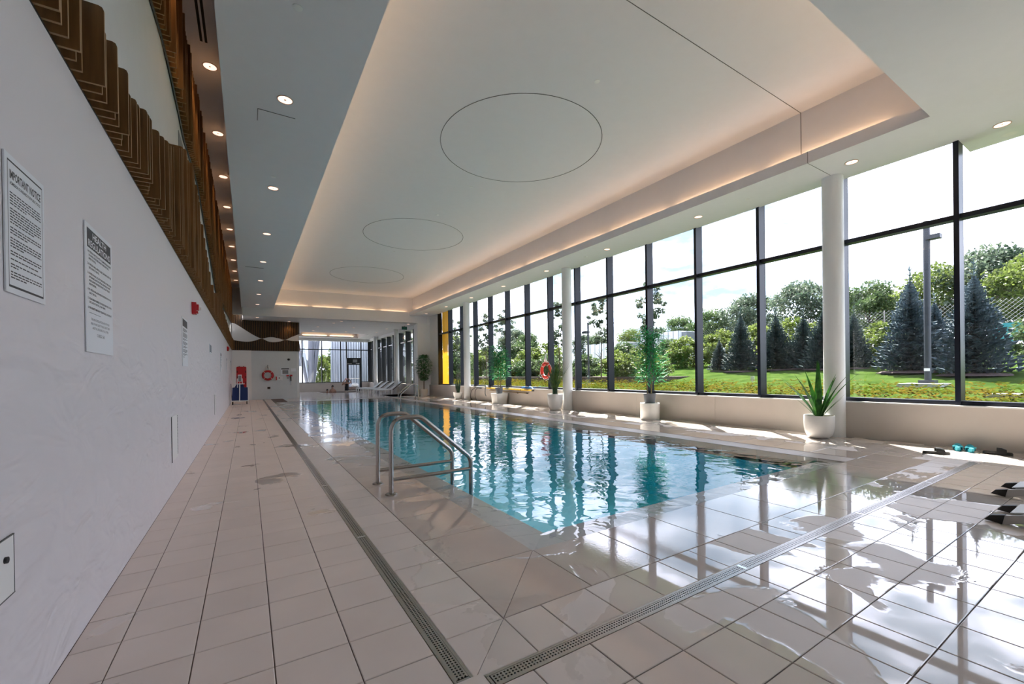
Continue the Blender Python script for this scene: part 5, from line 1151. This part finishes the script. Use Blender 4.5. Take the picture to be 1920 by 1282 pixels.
for k in range(9): tree('hazy green tree in the far tree line behind the yard', 44+R9.uniform(0, 16), -6+9.5*k+R9.uniform(-2, 2), R9.uniform(0.8, 1.05), R9.choice('abc'), group='far tree line')
def bush(label, x, y, sc, kd, grp='bushes along the lawn bank', wide=1.2):
    t = thing('garden_bush', label, 'bush', (x, y, ground(x, y)), grp, rz=(x*3+y*2) % 6.28); t.scale = (sc*wide, sc*wide, sc); link('foliage', CR[kd], t, (0, 0, 0.85)); link('stems', LS, t); return t
for x, y, sc, kd, lab in ((24.0, 12.6, 1.15, 'bush', 'bright yellow green bush behind the dark spruces'), (24.2, 14.8, 1.1, 'bush', 'bright yellow green bush beside the truck front'), (23.5, 10.6, 1.2, 'bush', 'yellow green bush peeking between the middle spruces'), (23.0, 9.0, 1.05, 'bush', 'yellow green bush over the strap-leaved plant'), (22.5, 7.0, 0.9, 'bush', 'pale bush next to the column-side blue spruce'), (22.0, 6.2, 0.62, 'bush', 'low flowering bush beside the blue spruce'), (23.5, 3.0, 0.7, 'bushd', 'small grey green bush under the teal screen'), (25, 2.2, 0.6, 'bush', 'low yellow green bush at the end of the teal screen'),
                          (23.5, 16.8, 1.0, 'bush', 'leafy bush before the nearer trailer front'), (24.5, 18.8, 0.95, 'bushd', 'darker bush under the nearer white trailer'), (24.0, 20.8, 0.9, 'bush', 'bush under the middle of the nearer trailer'), (24.5, 23.0, 1.0, 'bushd', 'dark bush at the far end of the nearer trailer')):
    bush(lab, x, y, sc, kd)
for k in range(13): bush('mid green shrub in the hedge above the mulch bank', 17.5+R9.uniform(-0.6, 0.8)+0.12*k, 14.2+1.75*k, R9.uniform(0.62, 0.86), R9.choice(('bush', 'bushd', 'bushd')), 'hedge above the mulch bank')
for k in range(8): bush('broad leafy shrub in the taller hedge behind the lifebuoy window', 20+R9.uniform(-1, 1)+0.5*k, 27+3.0*k, R9.uniform(1.1, 1.5), R9.choice(('bush', 'bushd')), 'taller far hedge')
q = MB(); q.prism([(16.2, 13.5), (17.6, 13.0), (21.5, 13.2), (21.5, 38), (16.6, 38)], 0.3, 1.02); tag(q.build('mulch_bank', 'mulch'), 'brown mulch bank under the hedge', 'mulch', kind='structure')
def young(label, x, y, sc, zc=3.1):
    t = thing('young_tree', label, 'tree', (x, y, ground(x, y)), 'young trees on the lawn', rz=x+y); t.scale = (sc, sc, sc); link('crown', CR['young'], t, (0, 0, zc)); link('trunk', LY, t); return t
for x, y, sc, zc, lab in ((14.0, 11.65, 1.0, 3.05, 'young thin tree directly behind the drum-planter bamboo'), (14.3, 14.85, 1.0, 3.0, 'young thin tree beside the slim lamp post'), (14.2, 17.9, 1.05, 3.0, 'young thin tree seen beside the spiky grass'), (13.6, 22.4, 1.1, 3.0, 'young thin tree seen through the square-planter bamboo bay'), (13.8, 25.3, 1.15, 2.9, 'young thin tree in the bay beyond the square planter'), (13.2, 28.0, 1.2, 2.7, 'young thin tree beside the snake plant column'), (12.8, 30.2, 1.2, 2.6, 'young thin tree beside the yellow panel bay'), (12.5, 33.0, 1.2, 2.6, 'young thin tree outside the far deck loungers'), (12.2, 36.5, 1.2, 2.6, 'young thin tree outside the far lounge column')):
    young(lab, x, y, sc, zc)
for k in range(6): bush('dark shrub shading the far lounge windows', 11.8+R9.uniform(0, 1.5), 27.0+2.0*k, R9.uniform(0.9, 1.2), 'bushd', 'shrubs outside the far lounge')
# trailers
def trailer(label, x, y0, y1, zb, h):
    t = thing('trailer', label, 'trailer', (x, (y0+y1)/2, zb), 'white trailers in the yard'); L = (y1-y0)/2
    q = MB(); q.box(0, 2.4, -L, L, 0.55, h); q.build('box_body', 'truck', t)
    q = MB()
    for k in range(8): q.box(-0.02, 0, -L+0.05+k*(2*L-0.1)/8, -L+0.09+k*(2*L-0.1)/8, 0.55, h)
    q.build('side_ribs', 'grey_plastic', t)
    for wy in (-L*0.7, L*0.6, L*0.75): q = MB(); q.tube([(0.2, wy, 0.3), (0.6, wy, 0.3)], 0.32, 14); q.build('wheel', 'rubber', t)
    q = MB(); q.box(0.3, 2.1, -L-0.45, -L, h-0.75, h-0.1); q.build('cooling_unit', 'grey_plastic', t); return t
trailer('white box trailer with dark cooling unit parked beyond the hedge', 28.5, 21.0, 24.8, 1.5, 2.95)
t = trailer('white box trailer with red patch parked farther along', 31.5, 29.5, 35.0, 1.6, 2.7)
q = MB(); q.box(-0.035, -0.02, -1.85, -0.95, 1.3, 1.7); q.build('placard', 'red', t)
# chain link fence with teal screen
t = thing('chain_fence', 'chain link fence with teal screen behind the spruces', 'fence', (27.5, 0, 0))
for k in range(12): y = -2+1.7*k; q = MB(); q.tube([(0, y, ground(27.5, y)-0.2), (0, y, ground(27.5, y)+2.3)], 0.03, 6); q.build('post', 'steel', t)
q = MB(); q.box(-0.01, 0.01, -2, 4.5, 2.35, 3.15); q.build('screen', 'teal_screen', t)
q = MB()
for k in range(110):
    y = -2+0.17*k
    for sg in (-1, 1): q.tube([(0, y, 2.3), (0.0, y+sg*1.9, 4.2)], 0.006, 3, caps=False)
tag(q.build('wire_mesh', 'grey_plastic', t), kind='stuff')
# buildings and steelwork beyond the far end window
t = thing('metal_facade', 'curved wall of vertical corrugated metal beyond the far door', 'building', (0, 0, 0)); n_ = 90
for k in range(n_):
    u = k/n_; x0 = 7.2+u*6.5; y0 = 46-2.2*math.sin(u*2.6); r_ = 0.05 if k % 3 else 0.085
    if k % 3 == 0: q = MB(); q.box(x0-0.05, x0+0.09, y0-0.16, y0+0.05, 0, 7.5); q.build('rib', 'facade', t)
q = MB()
for k in range(n_): u0, u1 = k/n_, (k+1)/n_; q.quad((7.2+u0*6.5, 46-2.2*math.sin(u0*2.6), 0), (7.2+u1*6.5, 46-2.2*math.sin(u1*2.6), 0), (7.2+u1*6.5, 46-2.2*math.sin(u1*2.6), 7.5), (7.2+u0*6.5, 46-2.2*math.sin(u0*2.6), 7.5))
q.build('sheet', 'facade', t)
t = thing('steel_support', 'splayed grey steel supports beyond the far end window', 'column', (5.2, 45.0, 0))
for dx, w_, m_ in ((-1.3, 0.16, 'facade_dark'), (-0.8, 0.12, 'facade'), (0.1, 0.3, 'facade_dark'), (0.75, 0.2, 'facade_dark'), (0.45, 0.08, 'facade')):
    q = MB(); q.tube([(dx*0.15, 0, 0), (dx*1.25, 0.1, 7.0)], w_, 8); q.build('leg', m_, t)
R10 = random.Random(5)
for k in range(9):
    q = MB(); R = R10; s_ = R.uniform(0.20, 0.29)
    for i in range(7):
        for j in range(10):
            a, p_ = 2*math.pi*j/10, math.pi*i/6; rr = s_*(1+0.22*math.sin(3*a+k)+R.uniform(-.1, .1)); q.v.append((rr*math.sin(p_)*math.cos(a)*1.2, rr*math.sin(p_)*math.sin(a), rr*math.cos(p_)*0.7))
    for i in range(6):
        for j in range(10): q.f.append((i*10+j, i*10+(j+1) % 10, (i+1)*10+(j+1) % 10, (i+1)*10+j)); q.mi.append(0)
    tag(q.build('boulder', 'rock', None, False, (3.3+k*0.62, 40.4+0.75*(k % 2), 0.40)), 'pale grey boulder piled outside the far end window', 'rock', 'boulders outside the far window')
q = MB(); q.box(2.6, 8.6, 39.9, 42.2, -0.02, 0.25); tag(q.build('rock_bed', 'mulch'), 'dark planting bed under the boulders', 'bed', kind='structure')
for x, y, sc, kd, lab in ((8.3, 50.5, 0.8, 'bush', 'sunlit yellow green tree between the steel supports and the corrugated wall'), (6.7, 49.0, 0.6, 'bush', 'lower sunlit green tree beside the steel supports')):
    t = thing('deciduous_tree', lab, 'tree', (x, y, 0), 'sunlit trees beyond the far window'); t.scale = (sc*1.8, sc*1.8, sc*2.8); link('crown', CR[kd], t, (0, 0, 1.0)); link('trunk', LS, t)
t = thing('far_house', 'low pale house with dark roof beyond the far left window', 'building', (3.0, 60, 0)); q = MB(); q.box(-5, 4, 0, 6, 0, 2.6); q.build('wall', 'white_paint', t); q = MB(); q.prism_axis([(-5.4, 2.6), (4.4, 2.6), (2.0, 4.6), (-3.0, 4.6)], -0.4, 6.4, 'y'); q.build('roof', 'facade_dark', t)
